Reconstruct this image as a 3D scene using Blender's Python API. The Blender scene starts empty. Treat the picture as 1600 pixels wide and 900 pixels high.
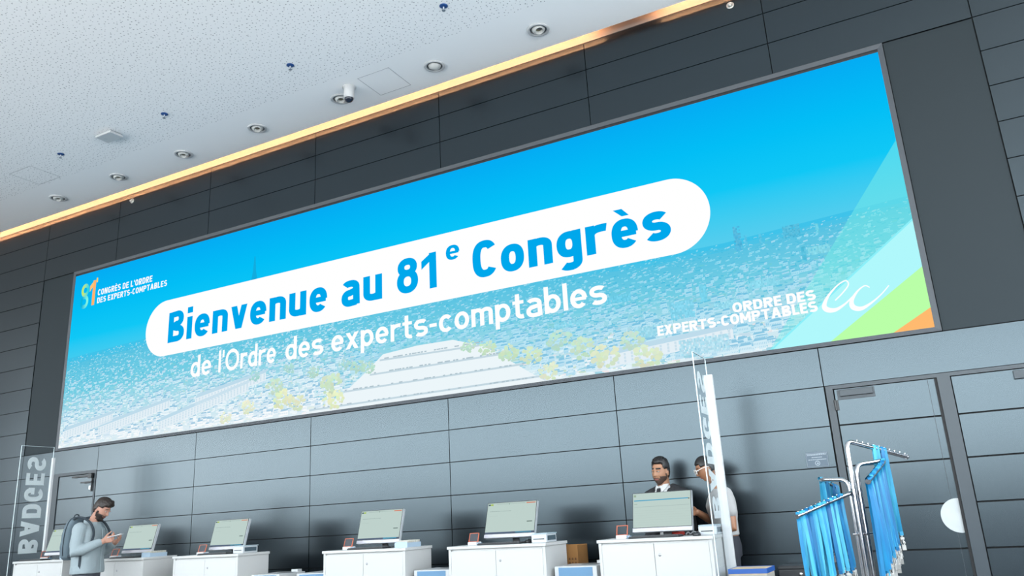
import bpy, bmesh, math, random
from mathutils import Vector, Matrix, Quaternion

random.seed(81)
SC = bpy.context.scene
COL = SC.collection
PI = math.pi

# ------------------------------------------------------------------ camera
CAM_LOC = Vector((12.681473, -7.798359, 1.259378))
cam_d = bpy.data.cameras.new('camera')
cam_d.sensor_fit = 'HORIZONTAL'
cam_d.sensor_width = 36.0
cam_d.lens = 28.083562
cam_d.clip_start = 0.05
cam = bpy.data.objects.new('camera', cam_d)
COL.objects.link(cam)
cam.matrix_world = Matrix(((0.884395, 0.175406, 0.432525, CAM_LOC.x),
                           (0.463672, -0.224108, -0.857196, CAM_LOC.y),
                           (-0.053425, 0.958649, -0.279531, CAM_LOC.z),
                           (0, 0, 0, 1)))
SC.camera = cam

# ------------------------------------------------------------------ view / light levels
SC.view_settings.view_transform = 'Standard'
SC.view_settings.look = 'None'
SC.view_settings.gamma = 1.0
SC.view_settings.use_curve_mapping = False
SC.view_settings.exposure = 0.0

SKY_STRENGTH = 10.8     # daylight outside the glazed front of the hall
GROUND_LEVEL = 0.66      # how bright the paved forecourt outside is, against the sky
LED_STRENGTH = 250.0

world = bpy.data.worlds.new('sky')
SC.world = world
world.use_nodes = True
wn = world.node_tree
wn.nodes.clear()
w_out = wn.nodes.new('ShaderNodeOutputWorld')
w_bg = wn.nodes.new('ShaderNodeBackground')
w_tc = wn.nodes.new('ShaderNodeTexCoord')
w_sep = wn.nodes.new('ShaderNodeSeparateXYZ')
w_rmp = wn.nodes.new('ShaderNodeValToRGB')
w_map = wn.nodes.new('ShaderNodeMapRange')
w_map.inputs['From Min'].default_value = -1.0
w_map.inputs['From Max'].default_value = 1.0
wn.links.new(w_tc.outputs['Generated'], w_sep.inputs[0])
wn.links.new(w_sep.outputs['Z'], w_map.inputs['Value'])
wn.links.new(w_map.outputs[0], w_rmp.inputs['Fac'])
wn.links.new(w_rmp.outputs['Color'], w_bg.inputs['Color'])
wn.links.new(w_bg.outputs[0], w_out.inputs['Surface'])
er = w_rmp.color_ramp.elements
er[0].position = 0.0
er[0].color = (GROUND_LEVEL * .95, GROUND_LEVEL, GROUND_LEVEL * 1.02, 1)
er[1].position = 1.0
er[1].color = (0.62, 0.78, 1.0, 1)
for pos, c in ((.495, (GROUND_LEVEL * .95, GROUND_LEVEL, GROUND_LEVEL * 1.02)),
               (.505, (.90, .97, 1.0)), (.62, (.84, .94, 1.0))):
    e_ = er.new(pos)
    e_.color = (*c, 1)
w_bg.inputs['Strength'].default_value = SKY_STRENGTH
SC.cycles.max_bounces = 10
SC.cycles.diffuse_bounces = 5
SC.cycles.glossy_bounces = 4
SC.cycles.transparent_max_bounces = 12
SC.cycles.caustics_reflective = False
SC.cycles.caustics_refractive = False
SC.cycles.sample_clamp_indirect = 12.0
SC.cycles.use_adaptive_sampling = False
SC.cycles.use_denoising = True


# ------------------------------------------------------------------ helpers
def lin(r, g, b):
    f = lambda c: c / 12.92 if c <= .04045 else ((c + .055) / 1.055) ** 2.4
    return (f(r / 255.), f(g / 255.), f(b / 255.))


MATS = {}


def mat(name, col=(.5, .5, .5), rough=.5, metal=0., spec=.5, emit=None, estr=1.0, bump=None, vary=None, coat=0.):
    if name in MATS:
        return MATS[name]
    m = bpy.data.materials.new(name)
    m.use_nodes = True
    nt = m.node_tree
    b = nt.nodes['Principled BSDF']
    b.inputs['Base Color'].default_value = (*col, 1)
    b.inputs['Roughness'].default_value = rough
    b.inputs['Metallic'].default_value = metal
    b.inputs['Specular IOR Level'].default_value = spec
    b.inputs['Coat Weight'].default_value = coat
    if emit:
        b.inputs['Emission Color'].default_value = (*emit, 1)
        b.inputs['Emission Strength'].default_value = estr
    if bump or vary:
        tc = nt.nodes.new('ShaderNodeTexCoord')
        nz = nt.nodes.new('ShaderNodeTexNoise')
        sc, st = bump or vary
        nz.inputs['Scale'].default_value = sc
        nz.inputs['Detail'].default_value = 4
        nt.links.new(tc.outputs['Object'], nz.inputs['Vector'])
        if bump:
            bp = nt.nodes.new('ShaderNodeBump')
            bp.inputs['Strength'].default_value = st
            bp.inputs['Distance'].default_value = .01
            nt.links.new(nz.outputs['Fac'], bp.inputs['Height'])
            nt.links.new(bp.outputs[0], b.inputs['Normal'])
        if vary:
            mx = nt.nodes.new('ShaderNodeMixRGB')
            mx.inputs[1].default_value = (*[c * (1 - vary[1]) for c in col], 1)
            mx.inputs[2].default_value = (*[min(1, c * (1 + vary[1])) for c in col], 1)
            nz2 = nz
            if bump:
                nz2 = nt.nodes.new('ShaderNodeTexNoise')
                nz2.inputs['Scale'].default_value = vary[0]
                nt.links.new(tc.outputs['Object'], nz2.inputs['Vector'])
            nt.links.new(nz2.outputs['Fac'], mx.inputs[0])
            nt.links.new(mx.outputs[0], b.inputs['Base Color'])
    MATS[name] = m
    return m


def emat(name, col, strength=1.0):
    """light-giving surface (screen pixels, LED strip)"""
    if name in MATS:
        return MATS[name]
    m = bpy.data.materials.new(name)
    m.use_nodes = True
    nt = m.node_tree
    nt.nodes.clear()
    o = nt.nodes.new('ShaderNodeOutputMaterial')
    e = nt.nodes.new('ShaderNodeEmission')
    e.inputs['Color'].default_value = (*col, 1)
    e.inputs['Strength'].default_value = strength
    nt.links.new(e.outputs[0], o.inputs[0])
    MATS[name] = m
    return m


def emat_attr(name, strength=1.0):
    """screen pixels whose colour is stored per face corner of the picture"""
    if name in MATS:
        return MATS[name]
    m = bpy.data.materials.new(name)
    m.use_nodes = True
    nt = m.node_tree
    nt.nodes.clear()
    o = nt.nodes.new('ShaderNodeOutputMaterial')
    e = nt.nodes.new('ShaderNodeEmission')
    a = nt.nodes.new('ShaderNodeVertexColor')
    a.layer_name = 'px'
    e.inputs['Strength'].default_value = strength
    nt.links.new(a.outputs['Color'], e.inputs['Color'])
    nt.links.new(e.outputs[0], o.inputs[0])
    MATS[name] = m
    return m


class MB:
    """collects geometry and links it as ONE mesh object"""

    def __init__(s):
        s.v, s.f, s.sm, s.c = [], [], [], []

    def add(s, vs, fs, smooth=False, col=None):
        o = len(s.v)
        s.v += [tuple(v) for v in vs]
        for f in fs:
            s.f.append([i + o for i in f])
            s.sm.append(smooth)
            s.c.append(col)
        return s

    def box(s, x0, x1, y0, y1, z0, z1, M=None, bev=0.0):
        if bev > 0:
            bm = bmesh.new()
            bmesh.ops.create_cube(bm, size=1)
            for v in bm.verts:
                v.co = Vector(((x0 + x1) / 2 + v.co.x * (x1 - x0), (y0 + y1) / 2 + v.co.y * (y1 - y0), (z0 + z1) / 2 + v.co.z * (z1 - z0)))
            bmesh.ops.bevel(bm, geom=list(bm.edges), offset=bev, segments=2, affect='EDGES', profile=.5)
            bm.verts.index_update()
            vs = [v.co.copy() for v in bm.verts]
            fs = [[v.index for v in f.verts] for f in bm.faces]
            bm.free()
        else:
            vs = [Vector((x, y, z)) for z in (z0, z1) for y in (y0, y1) for x in (x0, x1)]
            fs = [(0, 2, 3, 1), (4, 5, 7, 6), (0, 1, 5, 4), (2, 6, 7, 3), (0, 4, 6, 2), (1, 3, 7, 5)]
        if M is not None:
            vs = [M @ v for v in vs]
        return s.add(vs, fs)

    def tube(s, pts, r, n=12, caps=True, smooth=True):
        pts = [Vector(p) for p in pts]
        rs = r if isinstance(r, (list, tuple)) else [r] * len(pts)
        t0 = (pts[1] - pts[0]).normalized()
        up = Vector((0, 0, 1)) if abs(t0.z) < .9 else Vector((1, 0, 0))
        nrm = t0.cross(up).normalized()
        vs, fs = [], []
        for i, p in enumerate(pts):
            if i == 0:
                t = t0
            elif i == len(pts) - 1:
                t = (pts[i] - pts[i - 1]).normalized()
            else:
                t = ((pts[i + 1] - pts[i]).normalized() + (pts[i] - pts[i - 1]).normalized())
                t = t.normalized() if t.length > 1e-6 else t0
            nrm = (nrm - t * nrm.dot(t)).normalized()
            bi = t.cross(nrm)
            for k in range(n):
                a = 2 * PI * k / n
                vs.append(p + (nrm * math.cos(a) + bi * math.sin(a)) * rs[i])
        for i in range(len(pts) - 1):
            for k in range(n):
                fs.append((i * n + k, i * n + (k + 1) % n, (i + 1) * n + (k + 1) % n, (i + 1) * n + k))
        s.add(vs, fs, smooth)
        if caps:
            s.add(vs[:n], [tuple(reversed(range(n)))])
            s.add(vs[-n:], [tuple(range(n))])
        return s

    def lathe(s, prof, M=None, n=32, smooth=True):
        """prof: (radius, z) pairs turned about local Z"""
        vs, fs = [], []
        for (r, z) in prof:
            for k in range(n):
                a = 2 * PI * k / n
                v = Vector((r * math.cos(a), r * math.sin(a), z))
                vs.append(M @ v if M is not None else v)
        for i in range(len(prof) - 1):
            for k in range(n):
                fs.append((i * n + k, i * n + (k + 1) % n, (i + 1) * n + (k + 1) % n, (i + 1) * n + k))
        return s.add(vs, fs, smooth)

    def poly(s, pts, col=None):
        return s.add(pts, [tuple(range(len(pts)))], False, col)

    def build(s, name, m, parent=None, loc=(0, 0, 0), attr=False):
        me = bpy.data.meshes.new(name)
        me.from_pydata(s.v, [], s.f)
        me.polygons.foreach_set('use_smooth', s.sm)
        if attr:
            ca = me.color_attributes.new('px', 'FLOAT_COLOR', 'CORNER')
            i = 0
            for p, c in zip(me.polygons, s.c):
                c = c or (1, 1, 1)
                for li in p.loop_indices:
                    ca.data[li].color = (*c, 1)
        me.update()
        o = bpy.data.objects.new(name, me)
        for mm in (m if isinstance(m, (list, tuple)) else [m]):
            me.materials.append(mm)
        COL.objects.link(o)
        o.location = loc
        if parent:
            o.parent = parent
        return o


def tag(o, label=None, cat=None, group=None, kind=None):
    if label:
        o['label'] = label
    if cat:
        o['category'] = cat
    if group:
        o['group'] = group
    if kind:
        o['kind'] = kind
    return o


def empty(name, loc=(0, 0, 0), rz=0.):
    o = bpy.data.objects.new(name, None)
    o.empty_display_size = .1
    COL.objects.link(o)
    o.location = loc
    o.rotation_euler = (0, 0, rz)
    return o


def copy_tree(o, parent=None):
    c = o.copy()
    COL.objects.link(c)
    if parent:
        c.parent = parent
    for ch in list(o.children):
        copy_tree(ch, c)
    return c


def label_part(o, text):
    o['label'] = text
    return o


# ------------------------------------------------------------------ stroke lettering (flat, one mesh per line)
def SE(cx, cy, rx, ry, a0, a1, p=2.35, n=52):
    out = []
    for i in range(n + 1):
        a = math.radians(a0 + (a1 - a0) * i / n)
        c, q = math.cos(a), math.sin(a)
        out.append((cx + rx * math.copysign(abs(c) ** (2 / p), c), cy + ry * math.copysign(abs(q) ** (2 / p), q)))
    return out


def stroke(pts, w, closed=False):
    """quads of a constant-width stroke with mitred joints and butt ends"""
    pts = [Vector((p[0], p[1])) for p in pts]
    cl = [pts[0]]
    for p in pts[1:]:
        if (p - cl[-1]).length > 1e-5:
            cl.append(p)
    pts = cl
    if closed and (pts[0] - pts[-1]).length < 1e-4:
        pts = pts[:-1]
    n = len(pts)
    L, Rr = [], []
    for i in range(n):
        a = pts[i - 1] if (i > 0 or closed) else None
        b = pts[(i + 1) % n] if (i < n - 1 or closed) else None
        d1 = (pts[i] - a).normalized() if a is not None else None
        d2 = (b - pts[i]).normalized() if b is not None else None
        if d1 is None:
            d1 = d2
        if d2 is None:
            d2 = d1
        n1 = Vector((-d1.y, d1.x))
        n2 = Vector((-d2.y, d2.x))
        m = n1 + n2
        m = m.normalized() if m.length > 1e-6 else n1
        k = 1 / max(.45, m.dot(n1))
        L.append(pts[i] + m * w / 2 * k)
        Rr.append(pts[i] - m * w / 2 * k)
    quads = []
    rng = range(n) if closed else range(n - 1)
    for i in rng:
        j = (i + 1) % n
        quads.append([L[i], L[j], Rr[j], Rr[i]])
    return quads


def para(x0, y0, x1, y1, w):
    h = w / 2 * math.sqrt(1 + ((x1 - x0) / (y1 - y0)) ** 2)
    return [[Vector((x0 - h, y0)), Vector((x1 - h, y1)), Vector((x1 + h, y1)), Vector((x0 + h, y0))]]


def rect(x0, y0, x1, y1):
    return [[Vector((x0, y0)), Vector((x1, y0)), Vector((x1, y1)), Vector((x0, y1))]]


def glyph(ch, w, xh=.73, p=2.35, wide=1.0):
    """(width, polygons) of a letter, cap height 1"""
    h = w / 2
    lw = (.35 + w) * wide
    W = (.38 + w * 1.15) * wide
    S = lambda pts, c=False: stroke(pts, w, c)
    ov = lambda cx, W_, y0, y1, a0=0, a1=360, pp=p: SE(cx, (y0 + y1) / 2, W_ / 2 - h, (y1 - y0) / 2 - h, a0, a1, pp)
    if ch == ' ':
        return .30, []
    if ch == 'o':
        return lw, S(ov(lw / 2, lw, 0, xh), True)
    if ch in 'eè':
        cx, cy = lw / 2, xh / 2
        q = S(ov(cx, lw, 0, xh, 0, 318)) + rect(h, cy - h * .85, lw - h * .4, cy + h * .75)
        if ch == 'è':
            q += [[Vector((cx - .20, xh + .26)), Vector((cx - .02, xh + .26)), Vector((cx + .12, xh + .07)), Vector((cx - .03, xh + .07))]]
        return lw, q
    if ch == 'c':
        return lw * .95, S(ov(lw / 2, lw, 0, xh, 42, 318))
    if ch == 'n':
        return lw, rect(0, 0, w, xh) + S(SE(lw / 2, xh - .24, lw / 2 - h, .24 - h, 180, 0, p) + [(lw - h, 0)])
    if ch == 'm':
        W2 = lw * .86
        q = rect(0, 0, w, xh)
        for k in (0, 1):
            ox = k * (W2 - w)
            q += S(SE(ox + W2 / 2, xh - .22, W2 / 2 - h, .22 - h, 180, 0, p) + [(ox + W2 - h, 0)])
        return 2 * W2 - w, q
    if ch == 'u':
        return lw, rect(lw - w, 0, lw, xh) + S([(h, xh)] + SE(lw / 2, .24, lw / 2 - h, .24 - h, 180, 360, p))
    if ch == 'r':
        return .30 + w * .75, rect(0, 0, w, xh) + S(SE(.28 + w * .4, xh - .27, .28 - h * .2, .27 - h, 180, 72, p))
    if ch == 'i':
        return w, rect(0, 0, w, xh) + rect(0, xh + .12, w, xh + .12 + w)
    if ch == 'l':
        return w, rect(0, 0, w, 1.03)
    if ch == "'":
        return w * .8, rect(0, .68, w * .8, 1.02)
    if ch == '-':
        return .30, rect(0, .30, .30, .30 + w * .9)
    if ch == 'v':
        W_ = lw * 1.05
        return W_, para(w * .55, xh, W_ / 2 - w * .02, 0, w) + para(W_ - w * .55, xh, W_ / 2 + w * .02, 0, w)
    if ch == 'x':
        W_ = lw * 1.05
        return W_, para(w * .6, 0, W_ - w * .6, xh, w) + para(w * .6, xh, W_ - w * .6, 0, w)
    if ch == 'd':
        return lw, S(ov(lw / 2, lw, 0, xh), True) + rect(lw - w, 0, lw, 1.03)
    if ch == 'b':
        return lw, S(ov(lw / 2, lw, 0, xh), True) + rect(0, 0, w, 1.03)
    if ch == 'p':
        return lw, S(ov(lw / 2, lw, 0, xh), True) + rect(0, -.26, w, xh)
    if ch == 'g':
        return lw, S(ov(lw / 2, lw, .06, xh), True) + S([(lw - h, xh)] + SE(lw / 2, -.04, lw / 2 - h, .24 - h, 0, -138, p))
    if ch == 't':
        return .26 + w * .9, S([(.10 + h, .97)] + SE(.10 + h + .17, .20, .17, .20 - h, 180, 285, p)) + rect(0, xh - w * .85, .26 + w * .9, xh)
    if ch == 'a':
        return lw, (S(SE(lw / 2 - .01, xh - .23, lw / 2 - h, .23 - h, 148, 0, p) + [(lw - h, 0)])
                    + S([(lw - h, xh * .57)] + SE(lw / 2 - .02, xh * .285, lw / 2 - h - .02, xh * .285 - h * .6, 90, 270, p) + [(lw - h, h * .75)]))
    if ch == 's':
        a = SE(lw / 2, xh - (xh / 4 + h / 2), lw / 2 - h, xh / 4 - h / 2, 35, 270, 2.2)
        b = SE(lw / 2, xh / 4 + h / 2, lw / 2 - h, xh / 4 - h / 2, 90, -145, 2.2)
        return lw * .96, S(a + b[1:])
    # capitals and figures
    if ch in 'EÈF':
        W_ = .34 + w
        q = rect(0, 0, w, 1) + rect(w, 1 - w * .92, W_, 1) + rect(w, .5 - w * .4, W_ * .93, .5 + w * .5)
        if ch != 'F':
            q += rect(w, 0, W_, w * .92)
        if ch == 'È':
            q += [[Vector((W_ / 2 - .16, 1.25)), Vector((W_ / 2 + .0, 1.25)), Vector((W_ / 2 + .13, 1.06)), Vector((W_ / 2, 1.06))]]
        return W_, q
    if ch == 'L':
        return .32 + w, rect(0, 0, w, 1) + rect(w, 0, .32 + w, w * .92)
    if ch == 'T':
        return W, rect(W / 2 - h, 0, W / 2 + h, 1) + rect(0, 1 - w * .92, W, 1)
    if ch == 'O':
        W_ = W * (1.42 if p < 2.2 else 1.06)
        return W_, S(ov(W_ / 2, W_, 0, 1), True)
    if ch == 'C':
        return W * .97, S(ov(W / 2, W, 0, 1, 38, 322, 2.6))
    if ch == 'G':
        return W, S(ov(W / 2, W, 0, 1, 38, 352, 2.6)) + rect(W * .52, .5 - w * .75, W, .5 + w * .15) + rect(W - w, .2, W, .5 - w * .2)
    if ch == 'D':
        return W, rect(0, 0, w, 1) + S([(w * .5, 1 - h)] + SE(W / 2, .5, W / 2 - h, .5 - h, 90, -90, 2.6) + [(w * .5, h)])
    if ch in 'PR':
        q = rect(0, 0, w, 1) + S([(h, 1 - h)] + SE(W * .55, .70, W * .45 - h, .30 - h, 90, -90, p) + [(h, .40 + h)])
        if ch == 'R':
            q += para(W - w * .55, 0, W * .50, .45, w)
        return W, q
    if ch == 'B':
        return W, (rect(0, 0, w, 1) + S([(h, 1 - h)] + SE(W * .52, .755, W * .42 - h, .245 - h * .8, 90, -90, p) + [(h, .51)])
                   + S([(h, .51 + h * .2)] + SE(W * .55, .27, W * .45 - h, .27 - h, 90, -90, p) + [(h, h)]))
    if ch == 'S':
        a = SE(W / 2, .75 - h / 2 + h * .5, W / 2 - h, .25 - h * .5, 30, 270, 2.2)
        b = SE(W / 2, .25, W / 2 - h, .25 - h * .0 - h + h * .5, 90, -150, 2.2)
        a = [(x, .5 + (y - a[-1][1]) * (.5 - h) / (max(q[1] for q in a) - a[-1][1])) for x, y in a]
        lo = min(q[1] for q in b)
        b = [(x, .5 - (b[0][1] - y) * (.5 - h) / (b[0][1] - lo)) for x, y in b]
        return W, S(a + b[1:])
    if ch == 'N':
        return W, rect(0, 0, w, 1) + rect(W - w, 0, W, 1) + para(w * .6, 1, W - w * .6, 0, w * .95)
    if ch == 'M':
        W_ = W * 1.25
        return W_, rect(0, 0, w, 1) + rect(W_ - w, 0, W_, 1) + para(w * .6, 1, W_ / 2, .22, w * .9) + para(W_ - w * .6, 1, W_ / 2, .22, w * .9)
    if ch == 'A':
        W_ = W * 1.12
        return W_, para(w * .55, 0, W_ / 2 - w * .05, 1, w) + para(W_ - w * .55, 0, W_ / 2 + w * .05, 1, w) + rect(W_ * .25, .22, W_ * .75, .22 + w * .85)
    if ch == 'X':
        return W, para(w * .6, 0, W - w * .6, 1, w) + para(w * .6, 1, W - w * .6, 0, w)
    if ch == '8':
        return W, S(ov(W / 2, W * .92, .47, 1, 0, 360, 2.2), True) + S(ov(W / 2, W, 0, .47 + w, 0, 360, 2.2), True)
    if ch == '1':
        return .22 + w, rect(.22, 0, .22 + w, 1) + [[Vector((.22 + w * .3, 1)), Vector((.0, .80)), Vector((.0, .80 - w * 1.15)), Vector((.22 + w * .3, 1 - w * 1.05))]]
    if ch == '°':
        return .2, S(ov(.1, .2, .8, 1.0), True)
    raise ValueError(ch)


def text_polys(s, w, track=.11, **kw):
    x, out = 0., []
    for ch in s:
        gw, q = glyph(ch, w, **kw)
        for poly in q:
            out.append([Vector((v.x + x, v.y)) for v in poly])
        x += gw + (track if ch != ' ' else 0)
    return x - track, out


def place_text(mb, s, x0, x1, y0, cap, w, to3d, track=.11, shear=0., col=None, step=0., **kw):
    """set s between x0 and x1 on the base line y0"""
    W, polys = text_polys(s, w, track, **kw)
    kx = (x1 - x0) / W
    for i, poly in enumerate(polys):
        pts = [to3d(x0 + v.x * kx + shear * v.y * cap, y0 + v.y * cap, i * step) for v in poly]
        mb.poly(pts, col)


# ------------------------------------------------------------------ materials of the place
def panel_material():
    m = bpy.data.materials.new('dark_metal_panel')
    m.use_nodes = True
    nt = m.node_tree
    b = nt.nodes['Principled BSDF']
    b.inputs['Base Color'].default_value = (.004, .0055, .0075, 1)
    b.inputs['Metallic'].default_value = .0
    b.inputs['IOR'].default_value = 1.72
    b.inputs['Specular Tint'].default_value = (.72, .90, 1.0, 1)
    b.inputs['Specular IOR Level'].default_value = .5
    tc = nt.nodes.new('ShaderNodeTexCoord')
    n1 = nt.nodes.new('ShaderNodeTexNoise')
    n1.inputs['Scale'].default_value = 1.3
    n1.inputs['Detail'].default_value = 1
    n1.inputs['Roughness'].default_value = .65
    mr = nt.nodes.new('ShaderNodeMapRange')
    mr.inputs['From Min'].default_value = .3
    mr.inputs['From Max'].default_value = .7
    mr.inputs['To Min'].default_value = .262
    mr.inputs['To Max'].default_value = .268
    nt.links.new(tc.outputs['Object'], n1.inputs['Vector'])
    nt.links.new(n1.outputs['Fac'], mr.inputs['Value'])
    nt.links.new(mr.outputs[0], b.inputs['Roughness'])
    return m


PANEL = panel_material()
JOINT = mat('joint_black', (.006, .007, .008), .8)
SIDE_PLATE = mat('matte_side_plate', lin(38, 46, 50), .6, .0, .2)
FRAME = mat('screen_frame_grey', lin(62, 67, 73), .5, .0, .55)
DOORFRAME = mat('door_frame_grey', lin(52, 60, 66), .4, .0, .45)
BLACK = mat('black_plastic', (.012, .013, .015), .4)
BLACK_RUB = mat('black_rubber', (.008, .008, .009), .7)
WHITE_LAM = mat('white_laminate', (.50, .495, .485), .4)
WHITE_PL = mat('white_plastic', (.50, .505, .51), .35)
GREY_PL = mat('grey_plastic', (.33, .35, .37), .4)
STEEL = mat('brushed_steel', (.55, .55, .55), .25, 1.0)
CHROME = mat('chrome', (.52, .52, .54), .18, 1.0)
SILVER = mat('silver_plastic', (.42, .44, .46), .35, .2)

CP = .36                      # panel row height
Z0 = 2.646                    # bottom line of the screen bay
CEIL = 6.6
COLX = [-14.15, -12.13, -10.11, -8.09, -6.07, -4.05, -2.03, 0.0, 1.790, 3.804, 5.822, 7.845, 9.866, 11.884, 13.694, 15.71, ]
XL, XR, YF = -16.0, 17.0, -11.5


def row(r):
    return Z0 + CP * r


# ------------------------------------------------------------------ room shell
def cladding():
    mb = MB()
    g = .0045
    cols = [XL] + COLX + [XR]
    ys = [row(r) for r in range(-7, 12)]
    ys[0] = 0.10
    ys[-1] = CEIL
    for i in range(len(cols) - 1):
        xa, xb = cols[i], cols[i + 1]
        for j in range(len(ys) - 1):
            za, zb = ys[j], ys[j + 1]
            if xa >= -.01 and xb <= 13.70 and za >= Z0 - .01 and zb <= row(8) + .01:
                continue                                  # screen bay
            if abs(xa - 0.0) < .01 and zb <= 2.30:        # service door on the left
                xb2 = .80
                mb.box(xa + g, xb2 - g, 0, .024, za + g, zb - g)
                continue
            if abs(xa - 11.884) < .01 and zb <= 2.30:     # double door on the right
                continue
            xs = 13.93 if abs(xa - 13.694) < .01 and zb <= 2.30 else xa
            mb.box(xs + g, xb - g, 0, .024, za + g, zb - g)
    o = mb.build('wall_back', PANEL)
    tag(o, kind='structure')
    b = MB()
    b.box(XL, XR, .026, .30, 0, CEIL + .4)
    b.box(XL, .80, -.002, .02, 0, .095)
    b.box(1.80, 11.88, -.002, .02, 0, .095)
    b.box(13.94, XR, -.002, .02, 0, .095)
    label_part(b.build('joint_backing', JOINT, o), 'black backing seen in the joints between panels')
    # smooth plates left and right of the screen
    s = MB()
    s.box(.005, .785, .008, .025, Z0 + .006, row(8) - .006)
    s.box(12.927, 13.689, .008, .025, Z0 + .006, row(8) - .006)
    label_part(s.build('side_plate', SIDE_PLATE, o), 'smooth matte grey plates flanking the screen')
    return o


WALL = cladding()


def ceiling_material():
    m = bpy.data.materials.new('perforated_plasterboard')
    m.use_nodes = True
    nt = m.node_tree
    b = nt.nodes['Principled BSDF']
    b.inputs['Roughness'].default_value = .85
    tc = nt.nodes.new('ShaderNodeTexCoord')
    sep = nt.nodes.new('ShaderNodeSeparateXYZ')
    nt.links.new(tc.outputs['Object'], sep.inputs[0])
    vo = nt.nodes.new('ShaderNodeTexVoronoi')
    vo.voronoi_dimensions = '2D'
    vo.inputs['Scale'].default_value = 19.0
    vo.inputs['Randomness'].default_value = .78
    nt.links.new(tc.outputs['Object'], vo.inputs['Vector'])
    vc = nt.nodes.new('ShaderNodeSeparateColor')
    nt.links.new(vo.outputs['Color'], vc.inputs[0])
    rad = nt.nodes.new('ShaderNodeMapRange')      # three drill sizes
    rad.inputs['To Min'].default_value = .07
    rad.inputs['To Max'].default_value = .155
    nt.links.new(vc.outputs[0], rad.inputs['Value'])
    lt = nt.nodes.new('ShaderNodeMath')
    lt.operation = 'LESS_THAN'
    nt.links.new(vo.outputs['Distance'], lt.inputs[0])
    nt.links.new(rad.outputs[0], lt.inputs[1])
    zone = nt.nodes.new('ShaderNodeMath')
    zone.operation = 'LESS_THAN'
    zone.inputs[1].default_value = -.95
    nt.links.new(sep.outputs['Y'], zone.inputs[0])
    mu = nt.nodes.new('ShaderNodeMath')
    mu.operation = 'MULTIPLY'
    nt.links.new(lt.outputs[0], mu.inputs[0])
    nt.links.new(zone.outputs[0], mu.inputs[1])
    mx = nt.nodes.new('ShaderNodeMixRGB')
    mx.inputs[1].default_value = (.88, .88, .885, 1)
    mx.inputs[2].default_value = (.36, .36, .38, 1)
    nt.links.new(mu.outputs[0], mx.inputs[0])
    nt.links.new(mx.outputs[0], b.inputs['Base Color'])
    return m


CEIL_M = ceiling_material()
PLASTER = mat('white_plaster', (.80, .80, .79), .8)

mb = MB()
mb.box(XL, XR, YF, -.15, CEIL, CEIL + .02)
ceil_o = mb.build('ceiling', CEIL_M)
tag(ceil_o, kind='structure')
mb = MB()
mb.box(XL, XR, -.002, .02, CEIL + .001, CEIL + .36)
mb.box(XL, XR, -.60, .02, CEIL + .36, CEIL + .40)
mb.box(XL, XR, -.62, -.60, CEIL + .02, CEIL + .40)
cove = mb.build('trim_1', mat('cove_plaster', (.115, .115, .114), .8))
tag(cove, kind='structure')
label_part(cove, 'white plaster light cove between ceiling and dark wall')

FLOOR_M = mat('polished_stone_floor', (.17, .17, .168), .75, 0, .1, vary=(1.5, .10))
mb = MB()
mb.box(XL, XR, YF, 0.3, -.1, 0)
tag(mb.build('floor', FLOOR_M), kind='structure')

SIDE_WALL = mat('side_wall_grey', (.30, .31, .32), .7)
MULL = mat('mullion_grey', (.12, .13, .14), .5)
SILL = 1.70                   # unseen parapet, added to darken what the low wall panels reflect
GLZ = 5.7                     # unseen head of the glazing, height set to limit the daylight


def glazed_wall(name, pts_n, a, b_):
    """posts and rails round big openings from a to b_ (plan points), solid bands above and below to shape the daylight"""
    A, B = Vector((a[0], a[1], 0)), Vector((b_[0], b_[1], 0))
    d = (B - A)
    L_ = d.length
    M_ = Matrix.Translation(A) @ Matrix.Rotation(math.atan2(d.y, d.x), 4, 'Z')
    q = MB()
    q.box(0, L_, -.1, .1, GLZ, CEIL + .4, M=M_)
    q.box(0, L_, -.1, .1, 0, SILL, M=M_)
    tag(q.build(name, SIDE_WALL), kind='structure')
    q = MB()
    for i in range(pts_n + 1):
        x = L_ * i / pts_n
        q.box(x - .05, x + .05, -.08, .08, SILL, GLZ, M=M_)
    for z in (SILL, 3.6, GLZ - .1):
        q.box(0, L_, -.05, .05, z, z + .08, M=M_)
    return q


tag(glazed_wall('wall_front', 16, (XL, YF), (XR, YF)).build('window_1', MULL), kind='structure')
tag(glazed_wall('wall_right', 5, (XR, YF), (XR, .3)).build('window_2', MULL), kind='structure')
mb = MB()
mb.box(XL - .1, XL + .1, YF, .3, 0, CEIL + .4)
tag(mb.build('wall_left', SIDE_WALL), kind='structure')


# ------------------------------------------------------------------ doors
def groove_leaf(mb, x0, x1, z0, z1, y=0.0):
    zs = [z0] + [row(r) for r in range(-7, 0) if z0 + .02 < row(r) < z1 - .02] + [z1]
    for a, b_ in zip(zs[:-1], zs[1:]):
        mb.box(x0, x1, y, y + .022, a + (.007 if a > z0 else 0), b_ - (.007 if b_ < z1 else 0))


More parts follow.
